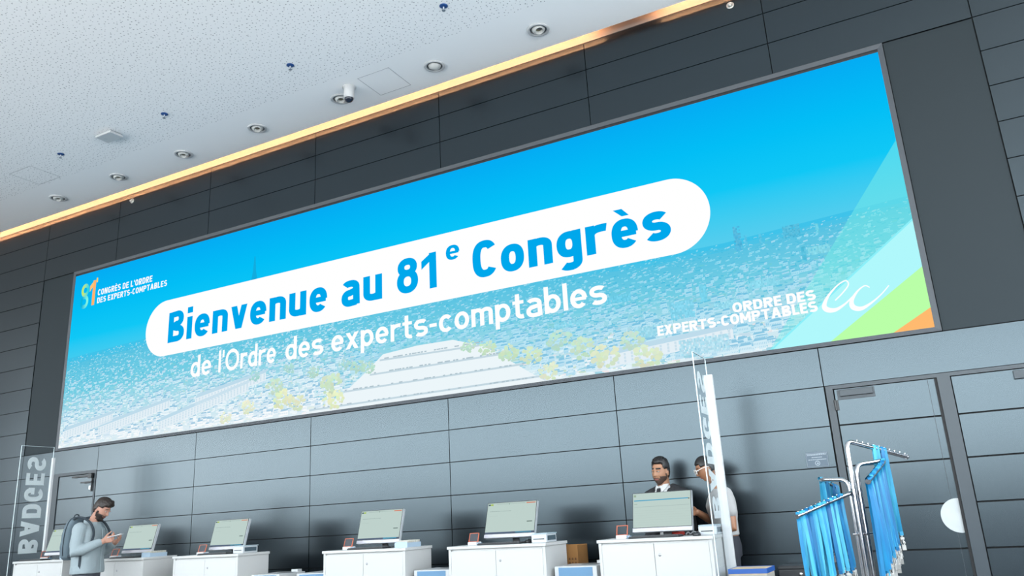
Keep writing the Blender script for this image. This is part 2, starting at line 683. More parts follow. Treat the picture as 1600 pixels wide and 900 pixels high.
# left service door
mb = MB()
mb.box(.805, 1.786, -.006, .024, 2.262, 2.306)
mb.box(.805, .925, -.006, .024, 0, 2.262)
mb.box(1.752, 1.786, -.006, .024, 0, 2.262)
d1 = mb.build('door_1', DOORFRAME)
tag(d1, kind='structure')
mb = MB()
groove_leaf(mb, .945, 1.742, .01, 2.250, .002)
mb.build('leaf', PANEL, d1)
mb = MB()
mb.box(1.28, 1.74, -.035, -.006, 2.215, 2.240)
mb.box(1.66, 1.735, -.045, -.006, 2.190, 2.252)
mb.box(1.50, 1.735, -.040, -.020, 2.125, 2.145)
mb.box(1.715, 1.733, -.025, -.006, 2.00, 2.20)
label_part(mb.build('closer', BLACK, d1), 'black door closer with arm')
mb = MB()
mb.box(1.64, 1.68, -.001, .002, 2.03, 2.085)
label_part(mb.build('sticker', mat('sticker_white', (.8, .8, .8), .5), d1), 'small white sticker')

# right double door
mb = MB()
mb.box(11.895, 13.92, -.012, .024, 2.252, 2.284)
mb.box(11.895, 11.955, -.012, .024, 0, 2.252)
mb.box(12.805, 12.905, -.030, .024, 0, 2.252)
mb.box(13.86, 13.92, -.012, .024, 0, 2.252)
d2 = mb.build('door_2', DOORFRAME)
tag(d2, kind='structure')
label_part(d2, 'dark steel frame and centre post of the double door')
for k, (xa, xb) in enumerate(((11.966, 12.786), (12.915, 13.85))):
    mb = MB()
    groove_leaf(mb, xa, xb, .01, 2.245, .002)
    lf = mb.build('leaf', PANEL, d2)
    if k == 0:
        c = MB()
        c.box(12.01, 12.285, -.028, .002, 2.178, 2.236, bev=.003)
        c.box(11.985, 12.30, -.006, .002, 2.150, 2.240)
        label_part(c.build('closer', DOORFRAME, lf), 'grey door closer box')
        h = MB()
        h.tube([(11.958, -.016, 2.06), (11.958, -.016, 2.15)], .010)
        h.box(11.955, 11.985, -.010, .002, 2.06, 2.15)
        h.build('hinge', BLACK, lf)
        st = MB()
        st.box(12.782, 12.804, -.020, .002, .01, 2.245)
        label_part(st.build('seal_strip', BLACK_RUB, lf), 'black seal strip at the closing edge')
        fl = MB()
        fl.box(12.728, 12.732, -.0015, .002, .01, 2.245)
        fl.build('edge_line', DOORFRAME, lf)
        dsc = MB()
        N = 48
        pts = []
        for i in range(N):
            a = 2 * PI * i / N
            x, z = 12.768 + .138 * math.cos(a), 1.106 + .138 * math.sin(a)
            pts.append((min(x, 12.784), z))
        front = [(x, -.004, z) for x, z in pts]
        back = [(x, .001, z) for x, z in pts]
        dsc.add(front + back, [tuple(range(N)), tuple(reversed(range(N, 2 * N)))] + [(i, i + N, (i + 1) % N + N, (i + 1) % N) for i in range(N)])
        label_part(dsc.build('disc_plate', mat('white_disc', (.44, .46, .46), .4, vary=(14, .10)), lf), 'white round plate at the door edge')
    else:
        c = MB()
        c.box(13.37, 13.80, -.028, .002, 2.165, 2.236, bev=.003)
        label_part(c.build('closer', DOORFRAME, lf), 'grey door closer box')


# ------------------------------------------------------------------ the LED wall
SU, SV = .84, 2.69           # lower left corner of the picture
SW, SH = 12.03, 2.752


def s3(u, v, lift=0.):
    return (SU + u, -.001 - lift, SV + v)


screen = empty('led_screen', (SU + SW / 2, 0, Z0))
tag(screen, 'huge blue LED screen welcoming visitors, set in the dark panelled wall', 'screen')
OFF = Vector((-(SU + SW / 2), 0, -Z0))


def sbuild(mb, name, m, attr=False, lab=None):
    o = mb.build(name, m, screen, attr=attr)
    o.location = OFF
    if lab:
        o['label'] = lab
    return o


mb = MB()
x0, x1, z0, z1 = .79, 12.92, Z0 + .004, row(8) - .004
pr_ = [(x0, z0), (x1, z0), (x1, z1), (x0, z1)]
ii = [(SU, SV), (SU + SW, SV), (SU + SW, 5.475), (SU, 5.475)]
for i in range(4):
    j = (i + 1) % 4
    a, b_, c, d = pr_[i], pr_[j], ii[j], ii[i]
    P = lambda q, y: Vector((q[0], y, q[1]))
    mb.add([P(a, -.012), P(b_, -.012), P(c, -.004), P(d, -.004), P(a, .025), P(b_, .025), P(c, .025), P(d, .025)],
           [(0, 1, 2, 3), (4, 7, 6, 5), (0, 4, 5, 1), (3, 2, 6, 7)])
sbuild(mb, 'frame', FRAME, lab='grey metal frame round the picture')
mb = MB()
mb.box(SU, SU + SW, .004, .02, SV, 5.476)
sbuild(mb, 'housing', BLACK, lab='black housing behind the pixels')


def sky_picture():
    """the picture's own sky: a blue that lightens to the horizon, as the pixels show it"""
    m = bpy.data.materials.new('picture_sky')
    m.use_nodes = True
    nt = m.node_tree
    nt.nodes.clear()
    o = nt.nodes.new('ShaderNodeOutputMaterial')
    e = nt.nodes.new('ShaderNodeEmission')
    tc = nt.nodes.new('ShaderNodeTexCoord')
    sp = nt.nodes.new('ShaderNodeSeparateXYZ')
    nt.links.new(tc.outputs['Object'], sp.inputs[0])
    mr = nt.nodes.new('ShaderNodeMapRange')
    mr.inputs['From Min'].default_value = SV
    mr.inputs['From Max'].default_value = SV + SH
    nt.links.new(sp.outputs['Z'], mr.inputs['Value'])
    rp = nt.nodes.new('ShaderNodeValToRGB')
    nt.links.new(mr.outputs[0], rp.inputs['Fac'])
    el = rp.color_ramp.elements
    el[0].position = 0
    el[0].color = (*lin(238, 246, 250), 1)
    el[1].position = 1
    el[1].color = (*lin(4, 172, 243), 1)
    for p_, c in ((.18, lin(200, 232, 244)), (.36, lin(96, 206, 236)), (.50, lin(66, 204, 240)), (.62, lin(16, 200, 246)), (.80, lin(2, 190, 246))):
        q = el.new(p_)
        q.color = (*c, 1)
    e.inputs['Strength'].default_value = 1.0
    nt.links.new(rp.outputs[0], e.inputs['Color'])
    nt.links.new(e.outputs[0], o.inputs[0])
    return m


mb = MB()
mb.poly([s3(0, 0), s3(SW, 0), s3(SW, SH), s3(0, SH)])
sbuild(mb, 'display', sky_picture(), lab='blue sky of the picture')


# city picture below the skyline: a mosaic of small roofs, trees, the river and its quays
def horizon_v(u):
    return 1.36 + .10 * math.exp(-((u - 2.5) / 2.4) ** 2) - .22 * max(0, min(1, (u - 5.5) / 4.0)) + .10 * max(0, (u - 10.3) / 1.7)


def mixc(a, b, t):
    t = max(0, min(1, t))
    return tuple(x + (y - x) * t for x, y in zip(a, b))


def inside(u, v, poly):
    c = False
    for i in range(len(poly)):
        (x1_, y1_), (x2_, y2_) = poly[i], poly[i - 1]
        if (y1_ > v) != (y2_ > v) and u < (x2_ - x1_) * (v - y1_) / (y2_ - y1_ + 1e-9) + x1_:
            c = not c
    return c


RIVER = [(4.9, 0), (5.45, .16), (5.85, .42), (6.1, .60), (6.6, .635), (7.1, .63), (7.5, .50), (7.95, .20), (8.25, 0)]
mb = MB()
rc = random.Random(5)
# soft base bands from skyline to foreground
NB, NU = 26, 120
for i in range(NU):
    for k in range(NB):
        u0, u1 = SW * i / NU, SW * (i + 1) / NU
        hv = horizon_v((u0 + u1) / 2)
        v0, v1 = hv * k / NB, hv * (k + 1) / NB
        t = (k + .5) / NB
        c = mixc(lin(226, 240, 246), lin(120, 208, 228), t * 1.7)
        c = mixc(c, lin(74, 190, 226), (t - .55) * 2.0)
        c = mixc(c, lin(58, 196, 236), (t - .9) * 10)
        mb.poly([s3(u0, horizon_v(u0) * k / NB, .0003), s3(u1, horizon_v(u1) * k / NB, .0003),
                 s3(u1, horizon_v(u1) * (k + 1) / NB, .0003), s3(u0, horizon_v(u0) * (k + 1) / NB, .0003)], c)
for n in range(13000):
    u = rc.uniform(0, SW)
    hv = horizon_v(u)
    t = rc.random() ** .8
    v = hv * (1 - t)
    if v < .01 or v > hv - .02 or inside(u, v, RIVER):
        continue
    sz = .010 + .036 * t * rc.random()
    w_, h_ = sz * rc.uniform(.8, 3.2), sz * rc.uniform(.35, .9)
    u0, u1 = max(0, u - w_ / 2), min(SW, u + w_ / 2)
    v0, v1 = max(0, v - h_ / 2), min(hv, v + h_ / 2)
    q = rc.random()
    if q < .40:
        c = mixc(lin(150, 226, 242), lin(248, 252, 254), rc.random() * .5 + t * .6)
    elif q < .72:
        c = mixc(lin(52, 178, 214), lin(120, 200, 220), t + rc.uniform(-.3, .3))
    elif q < .86:
        c = mixc(lin(92, 196, 222), lin(205, 222, 236), t)
    elif q < .94:
        c = mixc(lin(104, 206, 204), lin(190, 218, 186), t)
    else:
        c = mixc(lin(150, 220, 236), lin(250, 226, 226), t)
    bc = mixc(mixc(lin(232, 244, 249), lin(120, 208, 228), (1 - t) * 1.5), lin(70, 190, 228), ((1 - t) - .55) * 2.0)
    c = mixc(c, bc, .28)
    if t > .45 and u < 5:
        c = mixc(c, lin(246, 250, 253), (t - .45) * 1.1)
    if u > 6 and t < .65:
        c = mixc(c, lin(70, 196, 230), .35)
    sk = rc.uniform(-.01, .01)
    mb.poly([s3(u0, v0, .0006 + n * 3e-8), s3(u1, v0 + sk, .0006 + n * 3e-8), s3(u1, v1 + sk, .0006 + n * 3e-8), s3(u0, v1, .0006 + n * 3e-8)], c)
# single houses with roof, lit front and windows, larger towards the foreground
for n in range(3600):
    u = rc.uniform(.02, SW - .1)
    hv = horizon_v(u)
    t = rc.random() ** .9
    v = hv * (1 - t)
    k = .25 + .95 * t
    w_, h_ = rc.uniform(.03, .12) * k, rc.uniform(.022, .060) * k
    if v < .01 or v + h_ * 1.6 > hv or inside(u, v, RIVER) or u + w_ > SW:
        continue
    far = 1 - t
    front = mixc(lin(252, 254, 255), lin(150, 222, 242), far * 1.15)
    if rc.random() < .3:
        front = mixc(front, lin(200, 226, 242), .6)
    roof = mixc(lin(168, 204, 226), lin(70, 184, 222), far * 1.1)
    if u > 5.5:
        front, roof = mixc(front, lin(96, 206, 236), .35), mixc(roof, lin(70, 192, 228), .35)
    L_ = .0012 + n * 1.6e-7
    sl = h_ * .5
    mb.poly([s3(u, v, L_), s3(u + w_, v + .006, L_), s3(u + w_, v + h_ + .006, L_), s3(u, v + h_, L_)], front)
    mb.poly([s3(u, v + h_, L_), s3(u + w_, v + h_ + .006, L_), s3(u + w_ * .9, v + h_ + sl, L_), s3(u + w_ * .15, v + h_ + sl, L_)], roof)
    if w_ > .045:
        for q in range(int(w_ / .016)):
            uu = u + .006 + q * .016
            mb.poly([s3(uu, v + h_ * .35, L_ + .00005), s3(uu + .006, v + h_ * .35, L_ + .00005), s3(uu + .006, v + h_ * .7, L_ + .00005), s3(uu, v + h_ * .7, L_ + .00005)], mixc(roof, front, .3))
# rows of facades in the lower left
for (ua, va, ub, vb, nn) in ((.9, .10, 2.4, .36, 26), (2.2, .05, 3.9, .42, 30), (2.9, .30, 4.2, .52, 22), (.1, .12, 1.2, .30, 18), (8.9, .04, 10.3, .16, 18)):
    hh = .13
    L_ = .00182
    mb.poly([s3(ua, va, L_), s3(ub, vb, L_), s3(ub, vb + hh * .8, L_), s3(ua, va + hh, L_)], lin(228, 240, 247))
    mb.poly([s3(ua, va + hh, L_), s3(ub, vb + hh * .8, L_), s3(ub + .05, vb + hh * .8 + .05, L_), s3(ua + .05, va + hh + .06, L_)], lin(190, 220, 236))
    for i in range(nn):
        for k in range(3):
            f = (i + .5) / nn
            u, v = ua + (ub - ua) * f, va + (vb - va) * f + hh * (.14 + .28 * k) * (1 - .2 * f)
            mb.poly([s3(u - .011, v, L_ + .0002), s3(u + .011, v, L_ + .0002), s3(u + .011, v + .026, L_ + .0002), s3(u - .011, v + .026, L_ + .0002)], lin(204, 226, 238))
# river, bridges and quays
mb.poly([s3(u, v, .0019) for u, v in RIVER], lin(236, 246, 250))
for (ua, va, ub, vb) in ((5.5, .20, 8.0, .21), (5.9, .36, 7.75, .36), (6.05, .52, 7.5, .50), (4.95, .03, 8.2, .05)):
    mb.poly([s3(ua, va, .002), s3(ub, vb, .002), s3(ub, vb + .022, .002), s3(ua, va + .022, .002)], lin(196, 216, 226))
    for i in range(40):
        u = ua + (ub - ua) * rc.random()
        mb.poly([s3(u, va + .02, .0021), s3(u + .03, va + .02, .0021), s3(u + .03, va + .035, .0021), s3(u, va + .035, .0021)], lin(176, 196, 206))
# trees along the water: ragged clumps
for (u, v, r, c) in ((4.35, .42, .13, (196, 222, 186)), (4.5, .24, .15, (232, 236, 170)), (4.75, .16, .12, (222, 228, 176)), (5.3, .34, .16, (206, 226, 178)),
                     (5.33, .14, .15, (238, 238, 174)), (5.72, .50, .10, (170, 214, 190)), (5.88, .46, .09, (178, 218, 190)), (5.5, .55, .09, (160, 212, 200)),
                     (7.3, .52, .09, (186, 224, 186)), (7.55, .46, .10, (196, 226, 178)), (7.8, .38, .12, (200, 226, 176)), (8.1, .30, .12, (206, 228, 178)),
                     (8.45, .42, .13, (176, 220, 196)), (8.7, .30, .14, (196, 224, 180)), (8.95, .18, .15, (222, 232, 180)), (9.25, .30, .12, (190, 222, 190)),
                     (9.4, .10, .15, (218, 230, 182)), (3.9, .20, .11, (236, 236, 190)), (3.5, .10, .10, (238, 236, 196)), (8.3, .10, .12, (226, 236, 192)),
                     (4.0, .60, .09, (150, 210, 204)), (4.6, .62, .09, (156, 212, 200)), (5.0, .52, .09, (170, 214, 190))):
    for n in range(46):
        a, q = rc.uniform(0, 2 * PI), r * math.sqrt(rc.random())
        uu, vv = u + q * math.cos(a) * 1.1, max(.015, v + q * math.sin(a) * .8)
        ss = r * rc.uniform(.10, .26)
        cc = lin(*[min(255, x_ + rc.randint(-9, 9) + int(14 * (vv - v) / r)) for x_ in c])
        cc = mixc(cc, lin(206, 232, 238), .30)
        mb.poly([s3(uu + ss * math.cos(k * PI / 3 + a), max(.002, vv + ss * .8 * math.sin(k * PI / 3 + a)), .0024 + n * 2e-6) for k in range(6)], cc)
# far towers against the sky and larger blocks of the right bank, each a patchwork of floors and windows
for (ua, ub, va, vb, c, nr) in ((10.43, 10.50, 1.03, 1.29, (34, 164, 214), 14), (10.53, 10.555, 1.05, 1.18, (60, 182, 224), 8), (10.90, 11.06, 1.06, 1.19, (40, 172, 212), 9),
                                (10.67, 10.70, 1.05, 1.16, (60, 184, 222), 8), (11.2, 11.23, 1.06, 1.15, (110, 214, 232), 6), (11.04, 11.08, .80, .95, (44, 178, 212), 9),
                                (9.70, 9.95, .44, .62, (140, 216, 240), 9), (10.02, 10.09, .58, .76, (120, 214, 240), 8), (10.50, 10.80, .62, .70, (150, 222, 240), 4),
                                (11.10, 11.30, .85, .93, (140, 220, 232), 4), (9.75, 10.25, .06, .22, (214, 236, 246), 8), (10.15, 10.45, .47, .54, (170, 228, 244), 4),
                                (8.4, 8.8, .55, .62, (150, 218, 236), 4), (9.0, 9.3, .72, .80, (110, 208, 236), 4), (7.6, 8.0, .80, .86, (100, 204, 232), 4), (9.3, 9.6, .30, .42, (180, 226, 240), 6)):
    nc = max(3, int((ub - ua) / .014))
    for i in range(nc):
        for k in range(nr):
            q = rc.uniform(-16, 16)
            u0, v0 = ua + (ub - ua) * i / nc, va + (vb - va) * k / nr
            cc = mixc(lin(*[max(0, min(255, x_ + q)) for x_ in c]), lin(120, 208, 232), .25 + .35 * rc.random())
            if rc.random() < .12:
                continue
            mb.poly([s3(u0, v0, .0022), s3(u0 + (ub - ua) / nc, v0, .0022), s3(u0 + (ub - ua) / nc, v0 + (vb - va) / nr, .0022), s3(u0, v0 + (vb - va) / nr, .0022)], cc)
for (u0_, v0_, w0_, v1_, w1_) in ((3.925, 1.96, .055, 2.08, .030), (3.925, 2.08, .030, 2.30, .010)):
    mb.poly([s3(u0_ - w0_, v0_, .0022), s3(u0_ + w0_, v0_, .0022), s3(u0_ + w1_, v1_, .0022), s3(u0_ - w1_, v1_, .0022)], lin(18, 172, 222))
sbuild(mb, 'city_view', emat_attr('picture_city'), attr=True, lab='aerial city view with river and trees in the lower half')

# coloured bands in the right corner
mb = MB()
B_ = lambda pts, c, l: mb.poly([s3(u, v, l) for u, v in pts], lin(*c))
B_([(10.62, 0), (10.66, 0), (12.03, .99), (12.03, 1.02)], (140, 240, 250), .0040)
B_([(10.65, 0), (11.18, 0), (12.03, .555), (12.03, 1.0)], (176, 248, 252), .0041)
B_([(11.17, 0), (11.70, 0), (12.03, .175), (12.03, .56)], (186, 255, 168), .0042)
B_([(11.70, 0), (12.03, 0), (12.03, .18)], (255, 186, 112), .0043)
sbuild(mb, 'colour_band', emat_attr('picture_bands'), attr=True, lab='pale cyan, green and orange diagonal bands in the lower right corner')
mb = MB()
mb.poly([s3(u, v, .0030) for u, v in ((10.62, 0), (10.66, 0), (12.03, 1.0), (12.03, 1.80), (12.03, 1.81))])


def veil_material():
    m = bpy.data.materials.new('picture_veil')
    m.use_nodes = True
    nt = m.node_tree
    nt.nodes.clear()
    o = nt.nodes.new('ShaderNodeOutputMaterial')
    e = nt.nodes.new('ShaderNodeEmission')
    e.inputs['Color'].default_value = (*lin(120, 240, 232), 1)
    t = nt.nodes.new('ShaderNodeBsdfTransparent')
    x = nt.nodes.new('ShaderNodeMixShader')
    x.inputs[0].default_value = .42
    nt.links.new(t.outputs[0], x.inputs[1])
    nt.links.new(e.outputs[0], x.inputs[2])
    nt.links.new(x.outputs[0], o.inputs[0])
    return m


sbuild(mb, 'veil_band', veil_material(), lab='translucent turquoise diagonal band')

# white lozenge and lettering
PIXEL_WHITE = emat('pixel_white', (1.0, 1.0, 1.0), 1.0)
PIXEL_BLUE = emat('pixel_blue', lin(0, 168, 236), 1.0)
mb = MB()
pu0, pu1, pv0, pv1 = 1.79, 10.235, 1.125, 1.962
rr = (pv1 - pv0) / 2
vm = (pv0 + pv1) / 2
pts = [(pu1 - rr + rr * math.cos(math.radians(a)), vm + rr * math.sin(math.radians(a))) for a in range(-90, 91, 5)]
pts += [(pu0 + rr + rr * math.cos(math.radians(a)), vm + rr * math.sin(math.radians(a))) for a in range(90, 271, 5)]
mb.poly([s3(u, v, .0060) for u, v in pts])
sbuild(mb, 'title_lozenge', PIXEL_WHITE, lab='white rounded lozenge')
T1 = lambda u, v, l: s3(u, v, .0080 + l)
T2 = lambda u, v, l: s3(u, v, .0070 + l)
for (s_, a, b_) in (('Bienvenue', 2.275, 5.225), ('au', 5.46, 6.10), ('81', 6.325, 6.905), ('Congrès', 7.41, 9.795)):
    mb = MB()
    place_text(mb, s_, a, b_, 1.305, .452, .198, T1, track=.10)
    if s_ == '81':
        place_text(mb, 'e', 7.045, 7.235, 1.605, .255, .155, T1)
        s_ = '81e'
    sbuild(mb, 'title_word', PIXEL_BLUE, lab='blue word ' + s_ + ' of the title')
for (s_, a, b_) in (('de', 2.785, 3.185), ("l'Ordre", 3.325, 4.37), ('des', 4.535, 5.165), ('experts-comptables', 5.30, 9.03)):
    mb = MB()
    place_text(mb, s_, a, b_, .735, .300, .158, T2, track=.085, p=2.05, wide=1.12, xh=.71)
    sbuild(mb, 'subtitle_word', PIXEL_WHITE, lab='white word ' + s_ + ' of the subtitle')
mb = MB()
place_text(mb, "CONGRÈS DE L'ORDRE", .60, 1.845, 2.322, .098, .195, T2, track=.12)
place_text(mb, 'DES EXPERTS-COMPTABLES', .60, 2.175, 2.195, .092, .195, T2, track=.12)
sbuild(mb, 'logo_caption', PIXEL_WHITE, lab='two white lines of small capitals beside the 81 logo')
mb = MB()
place_text(mb, 'ORDRE DES', 10.325, 11.105, .412, .100, .235, T2, track=.075, wide=1.1)
place_text(mb, 'EXPERTS-COMPTABLES', 9.545, 11.105, .298, .104, .235, T2, track=.075, wide=1.1)


def brush(mb, pts, ws, lift):
    """calligraphic stroke of changing width"""
    n = len(pts)
    L_, R_ = [], []
    for i in range(n):
        a, b2 = Vector(pts[max(0, i - 1)]), Vector(pts[min(n - 1, i + 1)])
        d = (b2 - a).normalized()
        nn = Vector((-d.y, d.x))
        L_.append(Vector(pts[i]) + nn * ws[i] / 2)
        R_.append(Vector(pts[i]) - nn * ws[i] / 2)
    for i in range(n - 1):
        mb.poly([s3(q.x, q.y, lift) for q in (L_[i], L_[i + 1], R_[i + 1], R_[i])])


def spline(cps, n=14):
    out = []
    P_ = [cps[0]] + list(cps) + [cps[-1]]
    for i in range(1, len(P_) - 2):
        p0, p1, p2, p3 = [Vector(q) for q in P_[i - 1:i + 3]]
        for k in range(n):
            t = k / n
            out.append(.5 * ((2 * p1) + (p2 - p0) * t + (2 * p0 - 5 * p1 + 4 * p2 - p3) * t * t + (3 * p1 - p0 - 3 * p2 + p3) * t ** 3))
    out.append(Vector(P_[-1]))
    return out


e_pts = spline([(11.265, .375), (11.335, .43), (11.40, .50), (11.385, .545), (11.31, .515), (11.215, .43), (11.165, .345), (11.185, .30), (11.255, .287), (11.34, .325), (11.42, .385)])
e_w = [.012 + .038 * math.exp(-((i / len(e_pts) - .68) / .16) ** 2) for i in range(len(e_pts))]
brush(mb, e_pts, e_w, .0072)
c_pts = spline([(11.575, .445), (11.535, .468), (11.465, .425), (11.405, .345), (11.41, .285), (11.475, .262), (11.565, .30), (11.66, .365), (11.735, .435)])
c_w = [.010 + .038 * math.exp(-((i / len(c_pts) - .50) / .20) ** 2) for i in range(len(c_pts))]
brush(mb, c_pts, c_w, .0072)
sbuild(mb, 'logo_lettering', PIXEL_WHITE, lab='white heavy capitals with a flowing ec sign in the lower right corner')

# the two-tone figure 81 in the top left corner
mb = MB()


def toned(polys, u0, v0, cap, f):
    for pl in polys:
        cx = sum(q.x for q in pl) / len(pl)
        cy = sum(q.y for q in pl) / len(pl)
        mb.poly([s3(u0 + q.x * cap * .80, v0 + q.y * cap, .0070) for q in pl], f(cx, cy))


toned(stroke(SE(.30, .735, .20, .19, 0, 360, 2.1), .15, True), .185, 2.165, .41,
      lambda x, y: mixc(lin(200, 236, 110), lin(30, 215, 225), (x - .12) * 2.6))
toned(stroke(SE(.30, .265, .22, .20, 0, 360, 2.1), .15, True), .185, 2.165, .41,
      lambda x, y: mixc(lin(8, 180, 220), lin(140, 255, 225), (x - .15) * 2.4))
toned(glyph('1', .20)[1], .395, 2.185, .41, lambda x, y: mixc(lin(255, 160, 100), lin(250, 205, 120), y * 1.4 - .3))
toned(rect(1.02, .82, 1.12, 1.0), .205, 2.215, .41, lambda x, y: lin(255, 215, 90))
sbuild(mb, 'logo_figure', emat_attr('picture_logo'), attr=True, lab='small 81 logo in turquoise, yellow and orange')


# ------------------------------------------------------------------ warm LED strip lying on the lip of the ceiling
LEDM = emat('warm_led', (1.0, .44, .20), LED_STRENGTH)
for k, (xa, xb) in enumerate(((XL + .2, 10.08), (10.78, XR - .2))):
    mb = MB()
    mb.box(xa, xb, -.205, -.180, CEIL + .022, CEIL + .040)
    o = mb.build('led_strip', LEDM)
    tag(o, ('long warm LED strip on the ceiling edge, left of the dark gap',
            'warm LED strip on the ceiling edge, right of the dark gap')[k], 'light strip', 'cove LED strips')


# ------------------------------------------------------------------ ceiling fixtures
def make_downlight():
    root = empty('downlight')
    mb = MB()
    mb.lathe([(.094, -.0005), (.124, -.0005), (.130, -.005), (.128, -.011), (.116, -.016), (.104, -.017), (.098, -.012), (.096, -.001)], n=40)
    mb.build('trim_ring', WHITE_PL, root)
    mb = MB()
    mb.lathe([(.0, -.0006), (.096, -.0006)], n=40)  # flat disc, the shade around the eyeball is put into its dark colour
    label_part(mb.build('shade_disc', mat('shade_grey', (.11, .11, .115), .8), root), 'flat dark disc painted as the shade between ring and eyeball')
    mb = MB()
    R_, hole = .083, .046
    a0 = math.degrees(math.asin(hole / R_))
    prof = [(.0, -.020), (hole * .80, -.024), (hole * .92, -.060)]
    prof += [(R_ * math.sin(math.radians(a0 + (100 - a0) * i / 18)), -R_ * math.cos(math.radians(a0 + (100 - a0) * i / 18))) for i in range(19)]
    mb.lathe(prof, n=36)
    eb = mb.build('eyeball', mat('eyeball_offwhite', (.46, .465, .45), .45), root)
    eb.location = (0, 0, .026)
    li = MB()
    li.lathe([(.0, -.021), (hole * .78, -.025)], n=28)
    label_part(li.build('lamp', mat('lamp_beige', (.16, .15, .095), .5), eb), 'beige unlit lamp inside the opening')
    return root


dl = make_downlight()
DL = [(.99, 6.596), (2.427, 0), (3.827, 0), (5.256, 0), (6.697, 0), (8.134, 0), (9.533, 0)]
AIM = [(.30, .9), (.30, .9), (.26, .7), (.34, .8), (.30, .8), (-.62, .9), (.36, .9)]
DL_LAB = ['leftmost round ceiling downlight, half cut by the photo edge', 'second round ceiling downlight from the left, beyond the square sensor plate',
          'third round ceiling downlight from the left', 'fourth round ceiling downlight from the left, eyeball turned down to the wall',
          'round ceiling downlight beside the white dome camera', 'round ceiling downlight right of the hatch, eyeball turned away so its opening hides',
          'rightmost round ceiling downlight, near the dark gap in the warm cove']
for i, (x, _) in enumerate(DL):
    o = dl if i == 0 else copy_tree(dl)
    o.location = (x, -.535, CEIL)
    tag(o, DL_LAB[i], 'downlight', 'round downlights along the ceiling edge')
    tilt, az = AIM[i]
    for ch in o.children:
        if ch.name.startswith('eyeball'):
            ch.rotation_euler = (Matrix.Rotation(az, 3, 'Z') @ Matrix.Rotation(-tilt, 3, 'X')).to_euler()

# dome camera
cc = empty('dome_camera', (6.965, -.70, CEIL))
tag(cc, 'white cylindrical surveillance camera with dark dome hanging from the ceiling', 'camera')
mb = MB()
mb.lathe([(.0, -.0005), (.085, -.0005), (.085, -.012), (.068, -.016), (.066, -.150), (.060, -.160), (.050, -.160)], n=32)
mb.build('housing', WHITE_PL, cc)
mb = MB()
mb.lathe([(.056 * math.cos(math.radians(a)), -.158 - .052 * math.sin(math.radians(a))) for a in range(0, 91, 6)], n=28)
label_part(mb.build('dome', mat('smoked_dome', (.01, .015, .03), .08), cc), 'smoked dark dome')

# sprinklers
sp0 = empty('sprinkler')
mb = MB()
mb.lathe([(.0, -.0005), (.045, -.0005), (.046, -.006), (.030, -.012), (.0, -.012)], n=24)
ros = mb.build('rosette', mat('sprinkler_blue', lin(48, 84, 142), .3, .6), sp0)
mb = MB()
mb.lathe([(.010, -.012), (.010, -.04), (.004, -.042), (.004, -.058), (.020, -.058), (.020, -.061), (.0, -.062)], n=16)
mb.build('nozzle', mat('sprinkler_metal', (.30, .33, .38), .3, .8), sp0)
SPL = ['small sprinkler on the ceiling, nearest the square hatch on the left', 'small sprinkler on the ceiling above the third downlight',
       'small sprinkler on the ceiling left of the dome camera', 'small sprinkler at the top edge of the photo']
for i, x in enumerate((2.436, 4.550, 6.702, 8.854)):
    o = sp0 if i == 0 else copy_tree(sp0)
    o.location = (x, -1.467, CEIL)
    tag(o, SPL[i], 'sprinkler', 'ceiling sprinklers')

# square sensor plate
ap = empty('wireless_access_point', (3.497, -1.485, CEIL))
tag(ap, 'square white plate hanging just under the perforated ceiling', 'access point')
mb = MB()
mb.box(-.135, .135, -.085, .085, -.020, -.0005)
label_part(mb.build('bracket', GREY_PL, ap), 'grey mounting bracket')
mb = MB()
mb.box(-.155, .155, -.10, .10, -.052, -.020, bev=.008)
mb.build('cover', WHITE_PL, ap)
mb = MB()
mb.box(-.10, -.05, -.02, .02, -.0535, -.050)
label_part(mb.build('badge', mat('badge_grey', (.45, .47, .48), .4), ap), 'small grey mark')

# flush ceiling hatches
for k, (x, y, w_, d_, lab) in enumerate(((1.492, -1.236, .50, .47, 'square perforated ceiling hatch on the left, near the wall'),
                                         (7.412, -.566, .47, .48, 'square smooth ceiling hatch between two downlights'))):
    ha = empty('ceiling_hatch', (x, y, CEIL))
    tag(ha, lab, 'hatch', 'flush ceiling hatches')
    mb = MB()
    for (a, b_, c, d) in ((-w_ / 2, w_ / 2, -d_ / 2, -d_ / 2 + .006), (-w_ / 2, w_ / 2, d_ / 2 - .006, d_ / 2), (-w_ / 2, -w_ / 2 + .006, -d_ / 2, d_ / 2), (w_ / 2 - .006, w_ / 2, -d_ / 2, d_ / 2)):
        mb.box(a, b_, c, d, -.0022, -.0003)
    label_part(mb.build('rim', mat('hatch_rim_grey', (.38, .38, .40), .7), ha), 'thin grey rim')

# small silver detectors on the dark wall
for k, (x, z, lab) in enumerate(((2.068, 6.472, 'small silver sensor on the dark wall, under the glowing cove on the left'),
                                 (11.570, 6.463, 'small silver sensor on the dark wall at the top right'))):
    de = empty('wall_sensor', (x, 0, z))
    tag(de, lab, 'sensor', 'silver wall sensors')
    M_ = Matrix.Rotation(PI / 2, 4, 'X')
    mb = MB()
    mb.lathe([(.0, .001), (.040, .001), (.042, .006), (.036, .016), (.026, .012), (.024, .010)], M_, 24)
    mb.build('rosette', mat('sensor_silver', (.62, .62, .58), .3, .7), de)
    mb = MB()
    mb.lathe([(.020, .008), (.018, .038), (.010, .048), (.0, .050)], M_ @ Matrix.Rotation(.25, 4, 'X'), 20)
    mb.build('head', mat('sensor_silver'), de)

